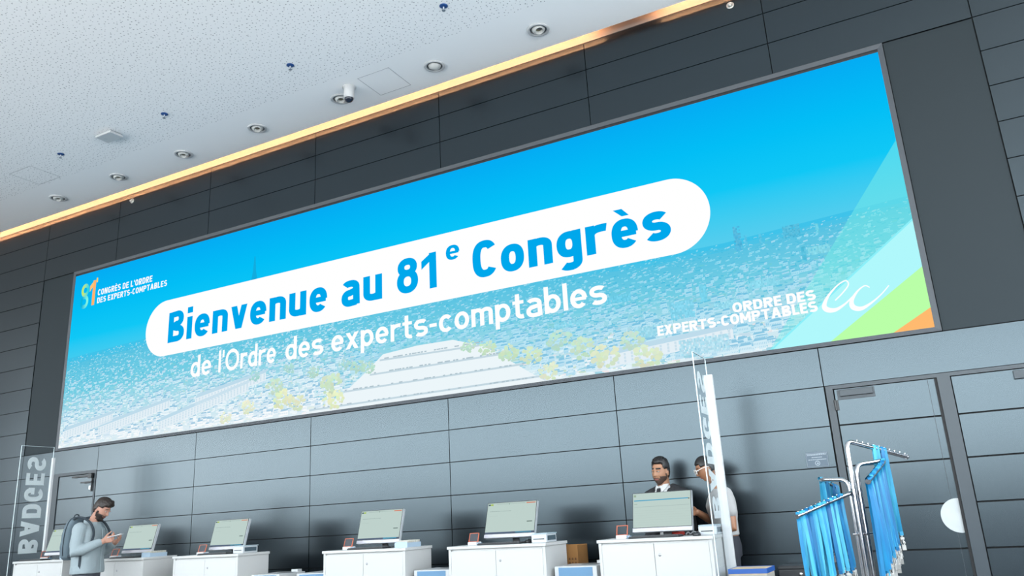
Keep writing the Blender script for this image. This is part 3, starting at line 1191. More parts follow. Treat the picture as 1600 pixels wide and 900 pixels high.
# plaque on the panels
pq = empty('notice_plaque', (11.728, 0, 1.643))
tag(pq, 'small grey notice plaque on the wall panel left of the double door', 'plaque')
mb = MB()
mb.box(-.096, .096, -.004, -.0005, -.066, .066, bev=.0015)
mb.build('plate', mat('plaque_grey', lin(78, 92, 104), .5), pq)
mb = MB()
PL3 = lambda x, z: (x, -.0047, z)
for (a, b_, c, d) in ((-.091, .091, .060, .0615), (-.091, .091, -.0615, -.060), (-.091, -.0895, -.0615, .0615), (.0895, .091, -.0615, .0615)):
    mb.poly([PL3(a, c), PL3(b_, c), PL3(b_, d), PL3(a, d)])
for (a, b_, z) in ((-.085, .085, .050), (-.08, .08, .041), (-.045, .045, .020), (-.075, .08, .000)):
    x = a
    while x < b_:
        wd = .006 + .012 * random.random()
        mb.poly([PL3(x, z - .003), PL3(min(b_, x + wd), z - .003), PL3(min(b_, x + wd), z + .003), PL3(x, z + .003)])
        x += wd + .003
for q in stroke([(.019 * math.cos(PI * i / 12), -.032 + .019 * math.sin(PI * i / 12)) for i in range(24)], .005, True):
    mb.poly([PL3(v.x, v.y) for v in q])
mb.poly([PL3(-.009, -.040), PL3(.010, -.038), PL3(.004, -.022)])
label_part(mb.build('print', mat('plaque_print', (.30, .34, .37), .5), pq), 'pale border, text lines and round pictogram')


# ------------------------------------------------------------------ registration counters
CAB = [(1.858, 2.872, 1.097), (3.325, 4.338, 1.080), (4.812, 5.829, 1.077), (6.988, 8.012, 1.066), (8.482, 9.506, 1.058), (9.988, 10.987, 1.061)]
CAB_Y0, CAB_Y1 = -1.13, -.655
ORD = ['at the far left, beside the left acrylic BADGES panel', 'in front of the bearded man, second from the left', 'third from the left, right behind the second counter',
       'in the middle under the river of the screen', 'right of the middle, beside the tall brown carton', 'at the right end, in front of the two staff']


def make_cabinet(i):
    xa, xb, H = CAB[i]
    w_ = xb - xa
    root = empty('cabinet', ((xa + xb) / 2, (CAB_Y0 + CAB_Y1) / 2, 0))
    tag(root, 'white two-door cabinet counter ' + ORD[i], 'cabinet', 'white registration counters')
    h = w_ / 2
    d = (CAB_Y1 - CAB_Y0) / 2
    mb = MB()
    mb.box(-h + .012, h - .012, -d + .030, d - .006, .06, H - .026)
    mb.build('body', WHITE_LAM, root)
    mb = MB()
    mb.box(-h, h, -d, d, H - .026, H, bev=.003)
    mb.build('worktop', WHITE_LAM, root)
    mb = MB()
    mb.box(-h + .03, h - .03, -d + .06, d - .03, 0, .06)
    label_part(mb.build('plinth', GREY_PL, root), 'grey recessed plinth')
    for s in (-1, 1):
        mb = MB()
        a, b_ = (-h + .040, -.0018) if s < 0 else (.0018, h - .040)
        mb.box(a, b_, -d + .011, -d + .030, .075, H - .045, bev=.002)
        dr = mb.build('door', WHITE_LAM, root)
        if s > 0:
            mb = MB()
            M_ = Matrix.Translation((.045, -d + .011, H - .135)) @ Matrix.Rotation(PI / 2, 4, 'X')
            mb.lathe([(.0, .004), (.007, .004), (.011, .003), (.012, 0)], M_, 20)
            mb.box(.043, .047, -d + .0060, -d + .0072, H - .141, H - .129)
            label_part(mb.build('lock', mat('lock_nickel', (.35, .35, .36), .3, .8), dr), 'small nickel lock')
    for s in (-1, 1):
        mb = MB()
        a = -h + .012 if s < 0 else h - .038
        mb.box(a, a + .026, -d + .012, -d + .030, .06, H - .026)
        mb.build('front_stile', WHITE_LAM, root)
    return root


for i in range(6):
    make_cabinet(i)


# ---- monitors
def screen_pixels(mb, w_, h_, kind):
    """what the kiosk display shows: header, text lines, a button, a task bar"""
    bg = lin(197, 217, 211)
    d3 = lambda x, z, l=.0006: (x, -.0105 - l, z)
    R2 = lambda x0_, x1_, z0_, z1_, c, l=.0006: mb.poly([d3(x0_, z0_, l), d3(x1_, z0_, l), d3(x1_, z1_, l), d3(x0_, z1_, l)], c)
    x0_, x1_, z0_, z1_ = -w_ / 2, w_ / 2, -h_ / 2, h_ / 2
    R2(x0_, x1_, z0_, z1_, bg, 0)
    rnd = random.Random(3)
    if kind == 'form':
        R2(x0_ + .008, x0_ + .030, z1_ - .024, z1_ - .010, lin(60, 84, 100))
        R2(x0_ + .032, x0_ + .062, z1_ - .024, z1_ - .010, lin(176, 204, 80))
        R2(x0_ + .10, x1_ - .12, z1_ - .015, z1_ - .012, lin(160, 182, 178))
        R2(x0_ + .235, x0_ + .242, z1_ - .020, z1_ - .010, lin(110, 140, 130))
        R2(x1_ - .105, x1_ - .008, z1_ - .018, z1_ - .009, lin(222, 130, 100))
        x = x0_ + .03
        while x < x0_ + .24:
            wd = rnd.uniform(.008, .03)
            R2(x, x + wd, z1_ - .083, z1_ - .079, lin(150, 172, 170))
            x += wd + .004
        R2(x0_ + .03, x0_ + .12, z1_ - .125, z1_ - .123, lin(180, 200, 194))
        R2(x1_ - .085, x1_ - .028, z0_ + .098, z0_ + .107, lin(112, 132, 126))
        R2(x0_, x1_, z0_, z0_ + .014, lin(92, 108, 132))
        R2(x0_ + .33, x1_ - .03, z0_ + .001, z0_ + .013, lin(86, 176, 206))
    else:
        R2(x0_ + .008, x0_ + .030, z1_ - .030, z1_ - .012, lin(160, 184, 160))
        R2(x0_ + .010, x1_ - .020, z1_ - .066, z1_ - .058, lin(70, 168, 208))
        R2(x1_ - .022, x1_ - .010, z1_ - .070, z1_ - .060, lin(120, 120, 110))
        R2(x0_ + .012, x0_ + .040, z1_ - .094, z1_ - .089, lin(168, 190, 176))
        R2(x0_ + .010, x1_ - .010, z1_ - .118, z1_ - .115, lin(170, 190, 188))
        for k in range(7):
            R2(x0_ + .010, x1_ - .010, z1_ - .150 - .020 * k, z1_ - .1485 - .020 * k, lin(188, 208, 202))


def make_monitor(kind, drop, tilt):
    """origin: on the worktop below the pivot of the tilted head"""
    root = empty('computer_monitor')
    w_, h_ = .54, .335
    head = Matrix.Translation((0, 0, drop)) @ Matrix.Rotation(-tilt, 4, 'X')

    def put(o, z=0.):
        o.matrix_local = head @ Matrix.Translation((0, 0, z))
        return o
    mb = MB()
    mb.box(-w_ / 2, w_ / 2, -.006, .030, -h_ / 2, h_ / 2, bev=.004)
    mb.box(-.16, .16, .030, .050, -.12, .11, bev=.008)
    put(mb.build('housing', SILVER, root))
    mb = MB()
    mb.box(-w_ / 2 + .002, w_ / 2 - .002, -.0095, -.006, -h_ / 2 + .034, h_ / 2 - .002)
    put(mb.build('bezel', BLACK, root))
    mb = MB()
    screen_pixels(mb, w_ - .012, h_ - .044, kind)
    di = put(mb.build('display', emat_attr('kiosk_pixels', .92), root, attr=True), .016)
    di['label'] = 'lit display with a registration form' if kind == 'form' else 'lit display with a list under a blue bar'
    mb = MB()
    mb.box(-w_ / 2, w_ / 2, -.0115, -.006, -h_ / 2, -h_ / 2 + .033, bev=.002)
    put(label_part(mb.build('chin', mat('chin_white', (.47, .46, .50), .35), root), 'white chin below the display'))
    mb = MB()
    P = lambda x, y, z: Vector((x, y, z))
    mb.add([P(-.035, .075, .010), P(.035, .075, .010), P(.035, .092, .010), P(-.035, .092, .010),
            P(-.030, .052, drop + .02), P(.030, .052, drop + .02), P(.030, .066, drop + .02), P(-.030, .066, drop + .02)],
           [(0, 3, 2, 1), (4, 5, 6, 7), (0, 1, 5, 4), (1, 2, 6, 5), (2, 3, 7, 6), (3, 0, 4, 7)])
    mb.build('neck', mat('stand_dark', (.05, .052, .056), .35), root)
    mb = MB()
    mb.box(-.11, .11, -.01, .16, 0, .010, bev=.002)
    mb.build('foot', mat('stand_dark'), root)
    return root


MON = [(2.475, 1.311, 0, .28), (3.953, 1.293, -.035, .253), (5.430, 1.284, -.035, .25), (7.537, 1.277, -.032, .253), (9.046, 1.273, -.040, .305), (10.515, 1.269, -.074, .213)]
MON_LAB = ['silver all-in-one computer at the far left, half hidden by the grey backpack', 'silver all-in-one computer in front of the bearded man',
           'silver all-in-one computer on the third counter from the left', 'silver all-in-one computer on the middle counter, under the river of the screen',
           'silver all-in-one computer on the counter beside the brown carton', 'silver all-in-one computer showing a blue bar, in front of the man in the suit']
for i, (x, z, yaw, tilt) in enumerate(MON):
    o = make_monitor('form' if i < 5 else 'list', z - CAB[i][2], tilt)
    o.location = (x, -.885, CAB[i][2])
    o.rotation_euler = (0, 0, yaw)
    tag(o, MON_LAB[i], 'computer', 'computers on the registration counters')


# ---- keyboards, mice, scanners, printers, trays
def make_keyboard():
    root = empty('keyboard')
    mb = MB()
    mb.box(-.22, .22, -.07, .07, 0, .014, bev=.003)
    mb.build('case', BLACK, root)
    mb = MB()
    for r_ in range(5):
        for c in range(15):
            x = -.212 + c * .0285
            y = -.062 + r_ * .0255
            mb.box(x, x + .025, y, y + .022, .0135, .019)
    label_part(mb.build('keys', mat('key_grey', (.05, .052, .055), .5), root), 'rows of charcoal keys')
    return root


def make_mouse():
    root = empty('computer_mouse')
    mb = MB()
    prof = [(.0, .036), (.012, .0352), (.022, .031), (.029, .022), (.031, .010), (.030, 0), (0, 0)]
    mb.lathe(prof, Matrix.Diagonal((1, 1.7, 1, 1)), 24)
    mb.build('shell', BLACK, root)
    mb = MB()
    mb.box(-.003, .003, -.040, -.018, .030, .0365, bev=.001)
    mb.build('wheel', GREY_PL, root)
    return root


def make_scanner(dark=True):
    root = empty('code_scanner')
    mb = MB()
    mb.box(-.048, .048, -.045, .045, 0, .032, bev=.004)
    mb.build('base', WHITE_PL, root)
    M_ = Matrix.Translation((0, -.020, .030)) @ Matrix.Rotation(-.35, 4, 'X')
    w_, h_ = .050, .085
    mb = MB()
    t = .005
    for (a, b_, c, d) in ((-w_, w_, 0, t), (-w_, w_, h_ - t, h_), (-w_, -w_ + t, t, h_ - t), (w_ - t, w_, t, h_ - t)):
        mb.box(a, b_, -.004, .006, c, d, M=M_)
    label_part(mb.build('frame', mat('copper_orange', lin(190, 96, 66), .4), root), 'orange frame')
    if dark:
        mb = MB()
        mb.box(-w_ + t, w_ - t, -.001, .003, t, h_ - t, M=M_)
        label_part(mb.build('window', mat('scanner_dark', (.05, .055, .065), .15), root), 'dark reader window')
    mb = MB()
    mb.box(.048, .075, -.03, .02, .0, .022, bev=.004)
    label_part(mb.build('card_slot', mat('slot_blue', lin(140, 168, 196), .3), root), 'pale blue card slot')
    return root


def make_label_printer():
    root = empty('label_printer')
    mb = MB()
    mb.box(-.075, .075, -.11, .11, 0, .072, bev=.006)
    mb.build('case', mat('printer_white', (.48, .50, .52), .35), root)
    mb = MB()
    mb.box(.0752, .0765, -.085, .09, .018, .060)
    label_part(mb.build('side_window', mat('window_smoke', (.07, .10, .12), .2), root), 'smoked side window')
    mb = MB()
    mb.box(-.078, .078, -.09, .12, .072, .082, bev=.003)
    mb.build('lid', mat('lid_pale', (.34, .42, .46), .3), root)
    mb = MB()
    mb.box(-.055, .055, -.1115, -.109, .028, .036)
    mb.build('slot', BLACK, root)
    return root


def make_badge_tray(n=9):
    root = empty('badge_tray')
    mb = MB()
    T_ = .004
    mb.box(-.075, .075, -.12, .12, 0, T_)
    mb.box(-.075, -.071, -.12, .12, T_, .045)
    mb.box(.071, .075, -.12, .12, T_, .045)
    mb.box(-.071, .071, -.12, -.116, T_, .052)
    mb.box(-.071, .071, .116, .12, T_, .045)
    mb.build('tray', mat('tray_pale_blue', lin(160, 178, 194), .4), root)
    for k in range(n):
        mb = MB()
        y = -.105 + k * .025
        mb.box(-.066, .066, y, y + .016, T_, .058 + .004 * ((k * 7) % 3))
        mb.build('card_bundle', mat('card_cream', lin(186, 182, 170), .6), root)
    return root


ENDS = ['on the far left counter', 'on the second counter from the left', 'on the third counter from the left', 'on the middle counter', 'on the counter beside the brown carton', 'on the right end counter']
kb0 = make_keyboard()
sc0 = make_scanner(True)
sc_open = make_scanner(False)
for i in range(6):
    xa, xb, H = CAB[i]
    mx = MON[i][0]
    o = kb0 if i == 0 else copy_tree(kb0)
    o.location = (mx - .03 if i else 2.16, -1.035, H)
    tag(o, 'black keyboard ' + ENDS[i], 'keyboard', 'keyboards on the counters')
    if i < 5:
        o = sc0 if i == 0 else copy_tree(sc0)
    else:
        o = sc_open
    sx = [2.08, 3.70, 5.17, 7.245, 8.72, 10.19][i]
    o.location = (sx, -1.02 if i else -.84, H)
    o.rotation_euler = (0, 0, [.6, .1, .1, .05, .0, .0][i])
    tag(o, 'white badge scanner with tilted orange frame ' + ENDS[i], 'scanner', 'badge scanners with orange frames')
ms0 = make_mouse()
for i, (k, x, y) in enumerate(((4, 9.245, -.93), (5, 10.835, -1.03))):
    o = ms0 if i == 0 else copy_tree(ms0)
    o.location = (x, y, CAB[k][2])
    tag(o, 'black computer mouse ' + ENDS[k], 'mouse', 'mice on the counters')
lp0 = make_label_printer()
for i, (k, x) in enumerate(((2, 5.70), (4, 9.385), (5, 10.905))):
    o = lp0 if i == 0 else copy_tree(lp0)
    o.location = (x, -.90 if k != 5 else -.84, CAB[k][2])
    tag(o, 'small white label printer ' + ENDS[k], 'printer', 'label printers on the counters')
bt0 = make_badge_tray()
for i, (k, x) in enumerate(((1, 4.235), (3, 7.885), (0, 2.72))):
    o = bt0 if i == 0 else copy_tree(bt0)
    o.location = (x, -.90, CAB[k][2])
    tag(o, 'pale tray of paper badges ' + ENDS[k], 'tray', 'badge trays on the counters')

# red pouch and badge clips behind the right end computer
rp = empty('pouch', (10.585, -.735, CAB[5][2]))
tag(rp, 'red pouch lying under the right end computer', 'pouch')
mb = MB()
prof = [(.0, .060), (.025, .058), (.048, .045), (.058, .022), (.052, .004), (0, 0)]
mb.lathe(prof, Matrix.Diagonal((1.15, .8, 1, 1)), 20)
mb.build('bag', mat('red_fabric', (.62, .035, .02), .6), rp)
mb = MB()
mb.tube([(-.05, 0, .05), (-.02, 0, .066), (.02, 0, .066), (.05, 0, .05)], .004, 8)
mb.build('drawstring', mat('cord_dark', (.12, .02, .02), .7), rp)
cb = MB()
cb.tube(spline([(10.66, -.735, 1.068), (10.675, -.715, 1.085), (10.70, -.735, 1.072), (10.725, -.715, 1.088), (10.755, -.735, 1.072), (10.78, -.72, 1.068)], 6), .006, 8)
tag(cb.build('cable', mat('cable_grey', (.55, .56, .58), .4)), 'coiled grey cable under the right end computer', 'cable')

# ---- badge printers on low pedestals between the counters
def make_badge_printer(w_):
    root = empty('badge_printer')
    h = w_ / 2
    mb = MB()
    mb.box(-h, h, -.21, .19, 0, .205, bev=.006)
    mb.build('case', WHITE_PL, root)
    mb = MB()
    mb.box(-h + .17, h - .02, .0, .07, .2045, .2075)
    label_part(mb.build('top_slot', BLACK, root), 'dark paper slot in the top')
    mb = MB()
    mb.box(-h + .04, h - .04, -.2125, -.2095, .12, .195)
    label_part(mb.build('front_panel', mat('panel_sky', lin(90, 128, 160), .35), root), 'blue front panel')
    mb = MB()
    mb.box(h - .12, h - .03, .10, .17, .205, .232, bev=.004)
    mb.build('feeder', WHITE_PL, root)
    return root


def make_pedestal(w_):
    root = empty('pedestal')
    h = w_ / 2
    mb = MB()
    mb.box(-h, h, -.22, .20, .05, .63)
    mb.build('body', WHITE_LAM, root)
    mb = MB()
    mb.box(-h - .004, h + .004, -.225, .205, .63, .648, bev=.002)
    mb.build('top', WHITE_LAM, root)
    mb = MB()
    mb.box(-h + .02, h - .02, -.20, .18, 0, .05)
    mb.build('plinth', GREY_PL, root)
    return root


bp0, pd0 = make_badge_printer(.40), make_pedestal(.41)
for i, (x, lab) in enumerate(((9.735, 'between the two right counters, before the brown carton'), (8.245, 'left of the counter with the brown carton'),
                              (6.775, 'just left of the middle counter'), (6.14, 'right behind the third counter'))):
    o = bp0 if i == 0 else copy_tree(bp0)
    o.location = (x, -.83, .648)
    tag(o, 'white badge printer ' + lab, 'printer', 'badge printers between the counters')
    o = pd0 if i == 0 else copy_tree(pd0)
    o.location = (x, -.83, 0)
    tag(o, 'low white pedestal under the badge printer ' + lab, 'pedestal', 'printer pedestals')

# ---- cartons
KRAFT = mat('kraft_card', lin(136, 94, 48), .8, vary=(9, .12))
ct = empty('carton', (9.475, -.47, 0))
tag(ct, 'tall brown carton behind the counters, right of the fifth computer', 'carton')
mb = MB()
mb.box(-.10, .10, -.12, .12, 0, 1.0)
mb.build('box', KRAFT, ct)
mb = MB()
for (a, b_, y0_, y1_, dz) in ((-.10, .10, -.12, -.117, .020), (-.10, .10, .117, .12, .012), (-.10, -.097, -.12, .12, .016), (.097, .10, -.12, .12, .010)):
    mb.box(a, b_, y0_, y1_, 1.0, 1.0 + dz)
mb.build('flap', KRAFT, ct)
mb = MB()
rk = random.Random(8)
for r_ in range(4):
    for c in range(3):
        x, z = .005 + .030 * c, .90 - .036 * r_
        mb.poly([(x, -.1207, z - .020), (x + .018, -.1207, z - .020), (x + .016, -.1207, z), (x + .002, -.1207, z)])
label_part(mb.build('print', mat('ink_brown', lin(92, 58, 30), .8), ct), 'dark printed handling marks')

BOXW = mat('box_print_grey', lin(160, 156, 146), .7, vary=(30, .10))
for k, z in enumerate((0, .402)):
    ab = empty('archive_box', (11.222, -.945, z))
    tag(ab, ('lower blue rimmed cardboard box, on the floor beside the right counter',
             'upper blue rimmed cardboard box, on top of its twin beside the right counter')[k], 'box', 'blue rimmed cardboard boxes')
    mb = MB()
    mb.box(-.145, .145, -.155, .155, 0, .355)
    mb.build('body', BOXW, ab)
    mb = MB()
    for (a, b_, c, d) in ((-.151, .151, -.161, -.155), (-.151, .151, .155, .161), (-.151, -.145, -.155, .155), (.145, .151, -.155, .155)):
        mb.box(a, b_, c, d, .364, .400)
    label_part(mb.build('rim', mat('rim_blue', lin(26, 78, 150), .5), ab), 'bright blue rim')
    mb = MB()
    mb.box(-.145, .145, -.155, .155, .355, .397)
    label_part(mb.build('contents', mat('paper_beige', lin(190, 170, 140), .8, vary=(25, .2)), ab), 'beige papers inside')
    mb = MB()
    for q in range(5):
        x = -.10 + q * .045
        mb.box(x, x + .028, -.1565, -.155, .255 - .02 * (q % 2), .315)
    label_part(mb.build('print', mat('ink_grey', lin(120, 120, 116), .7), ab), 'grey printed marks')

fc = empty('flight_case', (11.44, -.24, 0))
tag(fc, 'black case standing by the wall, right of the blue rimmed boxes', 'case')
mb = MB()
mb.box(-.12, .12, -.13, .13, .03, .74, bev=.008)
mb.build('body', mat('case_black', (.02, .021, .023), .45), fc)
mb = MB()
mb.box(-.123, .123, -.133, .133, .74, .768, bev=.006)
mb.build('lid', BLACK, fc)
for sx in (-1, 1):
    for sy in (-1, 1):
        mb = MB()
        mb.box(sx * .09 - .02, sx * .09 + .02, sy * .10 - .02, sy * .10 + .02, 0, .03)
        mb.build('foot', BLACK_RUB, fc)
mb = MB()
mb.lathe([(.0, .004), (.014, .004), (.016, 0)], Matrix.Translation((.06, -.13, .70)) @ Matrix.Rotation(PI / 2, 4, 'X'), 16)
mb.build('catch', STEEL, fc)


# ------------------------------------------------------------------ acrylic BADGES panels
def acrylic():
    m = bpy.data.materials.new('clear_acrylic')
    m.use_nodes = True
    nt = m.node_tree
    nt.nodes.clear()
    o = nt.nodes.new('ShaderNodeOutputMaterial')
    t = nt.nodes.new('ShaderNodeBsdfTransparent')
    t.inputs['Color'].default_value = (.97, .985, .99, 1)
    g = nt.nodes.new('ShaderNodeBsdfGlossy')
    g.inputs['Roughness'].default_value = .02
    fr = nt.nodes.new('ShaderNodeFresnel')
    fr.inputs['IOR'].default_value = 1.14
    x = nt.nodes.new('ShaderNodeMixShader')
    ge = nt.nodes.new('ShaderNodeNewGeometry')
    fm = nt.nodes.new('ShaderNodeMath')
    fm.operation = 'SUBTRACT'
    fm.use_clamp = True
    nt.links.new(fr.outputs[0], fm.inputs[0])
    nt.links.new(ge.outputs['Backfacing'], fm.inputs[1])
    nt.links.new(fm.outputs[0], x.inputs[0])
    nt.links.new(t.outputs[0], x.inputs[1])
    nt.links.new(g.outputs[0], x.inputs[2])
    nt.links.new(x.outputs[0], o.inputs[0])
    return m


ACR = acrylic()
VINYL = mat('vinyl_grey_white', (.56, .58, .58), .6)
EDGE = mat('acrylic_edge_glow', (.60, .68, .70), .25)  # pale colour paints in the glow along the sheet's rim
for (X, ya, yb, top, pw, lab) in ((1.842, -1.178, -.718, 2.583, .040, 'clear acrylic panel lettered BADGES at the far left counter'),
                                  (11.018, -1.205, -.785, 2.548, .074, 'clear acrylic panel lettered BADGES at the right end counter, beside the woman')):
    gp = empty('acrylic_panel', (X, (ya + yb) / 2, 0))
    tag(gp, lab, 'sign panel', 'acrylic panels with lettering')
    yc = (ya + yb) / 2
    w_ = (yb - ya) / 2
    mb = MB()
    mb.box(-.004, .004, -w_ + .003, w_ - .003, .012, top - .003)
    mb.build('sheet', ACR, gp)
    mb = MB()
    mb.box(-.0042, .0042, -w_, -w_ + .003, .012, top)
    mb.box(-.0042, .0042, w_ - .003, w_, .012, top)
    mb.box(-.0042, .0042, -w_ + .003, w_ - .003, top - .003, top)
    label_part(mb.build('edge', EDGE, gp), 'edges with their bright glow painted in pale colour')
    mb = MB()
    cap = .255
    k = (yb - ya) / .46
    tf = lambda u, v, l: (-.0046 - l, -w_ + .115 * k + v, u)       # reads upwards, faces away (-X): seen mirrored
    place_text(mb, 'BADGES', 1.19, 2.44 + (top - 2.583), 0, cap * k, .215, tf, track=.12, step=.00002)
    label_part(mb.build('lettering', VINYL, gp), 'pale grey vinyl lettering BADGES, running upwards and seen from behind')
    mb = MB()
    sh_ = .008 if X > 5 else -.007
    mb.box(-pw / 2 + sh_, pw / 2 + sh_, w_ - .006, w_ + .026, .012, top - .145, bev=.002)
    label_part(mb.build('post', WHITE_PL, gp), 'white upright post at the rear edge')
    mb = MB()
    mb.box(-.20 if X < 5 else -.006, .006 if X < 5 else .028, -w_, w_ + .05, 0, .012)
    label_part(mb.build('foot', WHITE_PL, gp), 'flat white foot plate')


# ------------------------------------------------------------------ lanyard stand and lanyards
rack = empty('lanyard_stand', (12.24, -2.74, 0))
RK = Vector((12.24, -2.74, 0))
tag(rack, 'chrome four-arm stand hung with blue lanyards, before the double door', 'stand')


def bend(pts, r=.05, n=6):
    """round the corners of a polyline"""
    pts = [Vector(p) for p in pts]
    out = [pts[0]]
    for i in range(1, len(pts) - 1):
        a, b_, c = pts[i - 1], pts[i], pts[i + 1]
        d1, d2 = (a - b_), (c - b_)
        q = min(r, d1.length * .45, d2.length * .45)
        p0, p2 = b_ + d1.normalized() * q, b_ + d2.normalized() * q
        for k in range(n + 1):
            t = k / n
            out.append(p0 * (1 - t) ** 2 + b_ * 2 * t * (1 - t) + p2 * t * t)
    out.append(pts[-1])
    return out


ARMS = {
    'A': [(12.238, -2.765, .03), (12.238, -2.765, 1.600), (12.520, -2.235, 1.508)],
    'B': [(12.265, -2.745, .03), (12.265, -2.745, 1.462), (12.412, -2.525, 1.485), (12.330, -2.930, 1.362)],
    'C': [(12.212, -2.715, .03), (12.212, -2.715, 1.385), (12.045, -2.640, 1.398), (12.098, -2.300, 1.345)],
    'D': [(12.240, -2.700, .03), (12.240, -2.700, 1.318), (12.192, -2.800, 1.300), (11.965, -3.125, 1.203)],
}
ARM_PTS = {}
for k, pts in ARMS.items():
    rp_ = bend(pts, .055)
    ARM_PTS[k] = rp_
    mb = MB()
    mb.tube([p - RK for p in rp_], .0128, 14)
    e = Vector(pts[-1])
    d = (e - Vector(pts[-2])).normalized()
    mb.tube([e - RK - d * .004, e - RK + d * .006], .0150, 14)
    a = mb.build('arm', CHROME, rack)
    # pegs along the sloping end of the arm
    mb = MB()
    s_, e_ = Vector(pts[-2]), Vector(pts[-1])
    npeg = 10
    for q in range(npeg):
        p = s_ + (e_ - s_) * (.18 + .80 * q / (npeg - 1)) - RK
        mb.tube([p, p + Vector((0, 0, .018))], .0028, 8)
        mb.lathe([(.0, .0045), (.004, .003), (.0045, 0), (.004, -.003), (.0, -.0045)], Matrix.Translation(p + Vector((0, 0, .019))), 10)
    if k in 'AD':
        mb.build('peg', STEEL, a)
mb = MB()
mb.tube([(-.05, .0, 1.085), (.055, .03, 1.085)], .006, 10)
mb.tube([(-.045, .05, 1.085), (.03, -.04, 1.085)], .006, 10)
mb.lathe([(.016, .012), (.030, .010), (.030, -.010), (.016, -.012)], Matrix.Translation((0, .005, 1.085)), 20)
mb.build('clamp', CHROME, rack)
mb = MB()
mb.lathe([(0, .03), (.20, .026), (.26, .012), (.26, 0), (0, 0)], None, 40)
mb.build('base', CHROME, rack)

RIB = bpy.data.materials.new('lanyard_ribbon')
RIB.use_nodes = True
nt_ = RIB.node_tree
b_s = nt_.nodes['Principled BSDF']
b_s.inputs['Roughness'].default_value = .45
b_s.inputs['Specular IOR Level'].default_value = .35
tc_ = nt_.nodes.new('ShaderNodeTexCoord')
nz_ = nt_.nodes.new('ShaderNodeTexNoise')
nz_.inputs['Scale'].default_value = 14
mp_ = nt_.nodes.new('ShaderNodeMapping')
mp_.inputs['Scale'].default_value = (2, 2, .35)
cr_ = nt_.nodes.new('ShaderNodeValToRGB')
cr_.color_ramp.elements[0].position = .22
cr_.color_ramp.elements[0].color = (*lin(0, 82, 132), 1)
cr_.color_ramp.elements[1].position = .80
cr_.color_ramp.elements[1].color = (*lin(72, 164, 190), 1)
q_ = cr_.color_ramp.elements.new(.5)
q_.color = (*lin(0, 112, 156), 1)
ob_ = nt_.nodes.new('ShaderNodeObjectInfo')
ad_ = nt_.nodes.new('ShaderNodeVectorMath')
nt_.links.new(tc_.outputs['Object'], mp_.inputs['Vector'])
nt_.links.new(mp_.outputs[0], ad_.inputs[0])
nt_.links.new(ob_.outputs['Location'], ad_.inputs[1])
nt_.links.new(ad_.outputs[0], nz_.inputs['Vector'])
mr_ = nt_.nodes.new('ShaderNodeMixRGB')
mr_.inputs[0].default_value = .55
nt_.links.new(nz_.outputs['Fac'], mr_.inputs[1])
nt_.links.new(ob_.outputs['Random'], mr_.inputs[2])
nt_.links.new(mr_.outputs[0], cr_.inputs['Fac'])
nt_.links.new(cr_.outputs['Color'], b_s.inputs['Base Color'])
CLIPM = mat('clip_nickel', (.55, .53, .50), .28, .9)


def make_lanyard(L, gap, seed):
    """ribbon loop over a bar along local Y; origin on top of the bar"""
    rd = random.Random(seed)
    root = empty('lanyard')
    hw = .0098
    path = []                      # in local x (across the bar) and z
    r = .0185
    nseg = 10
    for i in range(nseg + 1):
        t = i / nseg
        path.append((-r * (1 - t) * .95 - gap * math.sin(PI * t) - .001, -L * (1 - t) - r * 0))
    for i in range(1, 8):
        a = PI - PI * i / 8
        path.append((r * math.cos(a), r * math.sin(a)))
    for i in range(nseg + 1):
        t = i / nseg
        path.append((r * (1 - t) * .95 + gap * math.sin(PI * t) + .001, -L * t))
    sway = rd.uniform(-.02, .02)
    tw = rd.uniform(-.35, .35)
    vs, fs = [], []
    for i, (x, z) in enumerate(path):
        f = max(0, -z) / L
        ang = tw * f * 2.2
        cy, sy = math.cos(ang), math.sin(ang)
        y0 = sway * f * f
        for s in (-1, 1):
            vs.append((x + s * hw * sy, y0 + s * hw * cy, z))
        n_ = Vector((1, 0, 0))
    m = len(path)
    for i in range(m - 1):
        fs.append((2 * i, 2 * i + 1, 2 * i + 3, 2 * i + 2))
    mb = MB()
    mb.add(vs, fs, True)
    # doubled cloth: a second skin 0.8 mm away closes the thickness
    vs2 = [(v[0] + .0009, v[1], v[2] + .0006) for v in vs]
    mb.add(vs2, [tuple(reversed(f)) for f in fs], True)
    mb.box(-.006, .006, sway - .010, sway + .010, -L - .016, -L + .006)
    mb.build('ribbon', RIB, root)
    mb = MB()
    mb.tube([(.0, sway, -L - .012), (.0, sway, -L - .028)], .006, 8)
    mb.box(-.005, .005, sway - .011, sway + .011, -L - .040, -L - .026, bev=.001)
    mb.tube([(.0, sway - .008, -L - .040), (.0, sway - .011, -L - .058), (.0, sway, -L - .074), (.0, sway + .011, -L - .058), (0, sway + .005, -L - .046)], .0034, 6)
    mb.box(-.0025, .0025, sway - .010, sway + .012, -L - .098, -L - .068, bev=.0008)
    mb.box(-.010, .012, sway - .003, sway + .003, -L - .060, -L - .034, bev=.0008)
    label_part(mb.build('clip', CLIPM, root), 'nickel swivel clip')
    return root


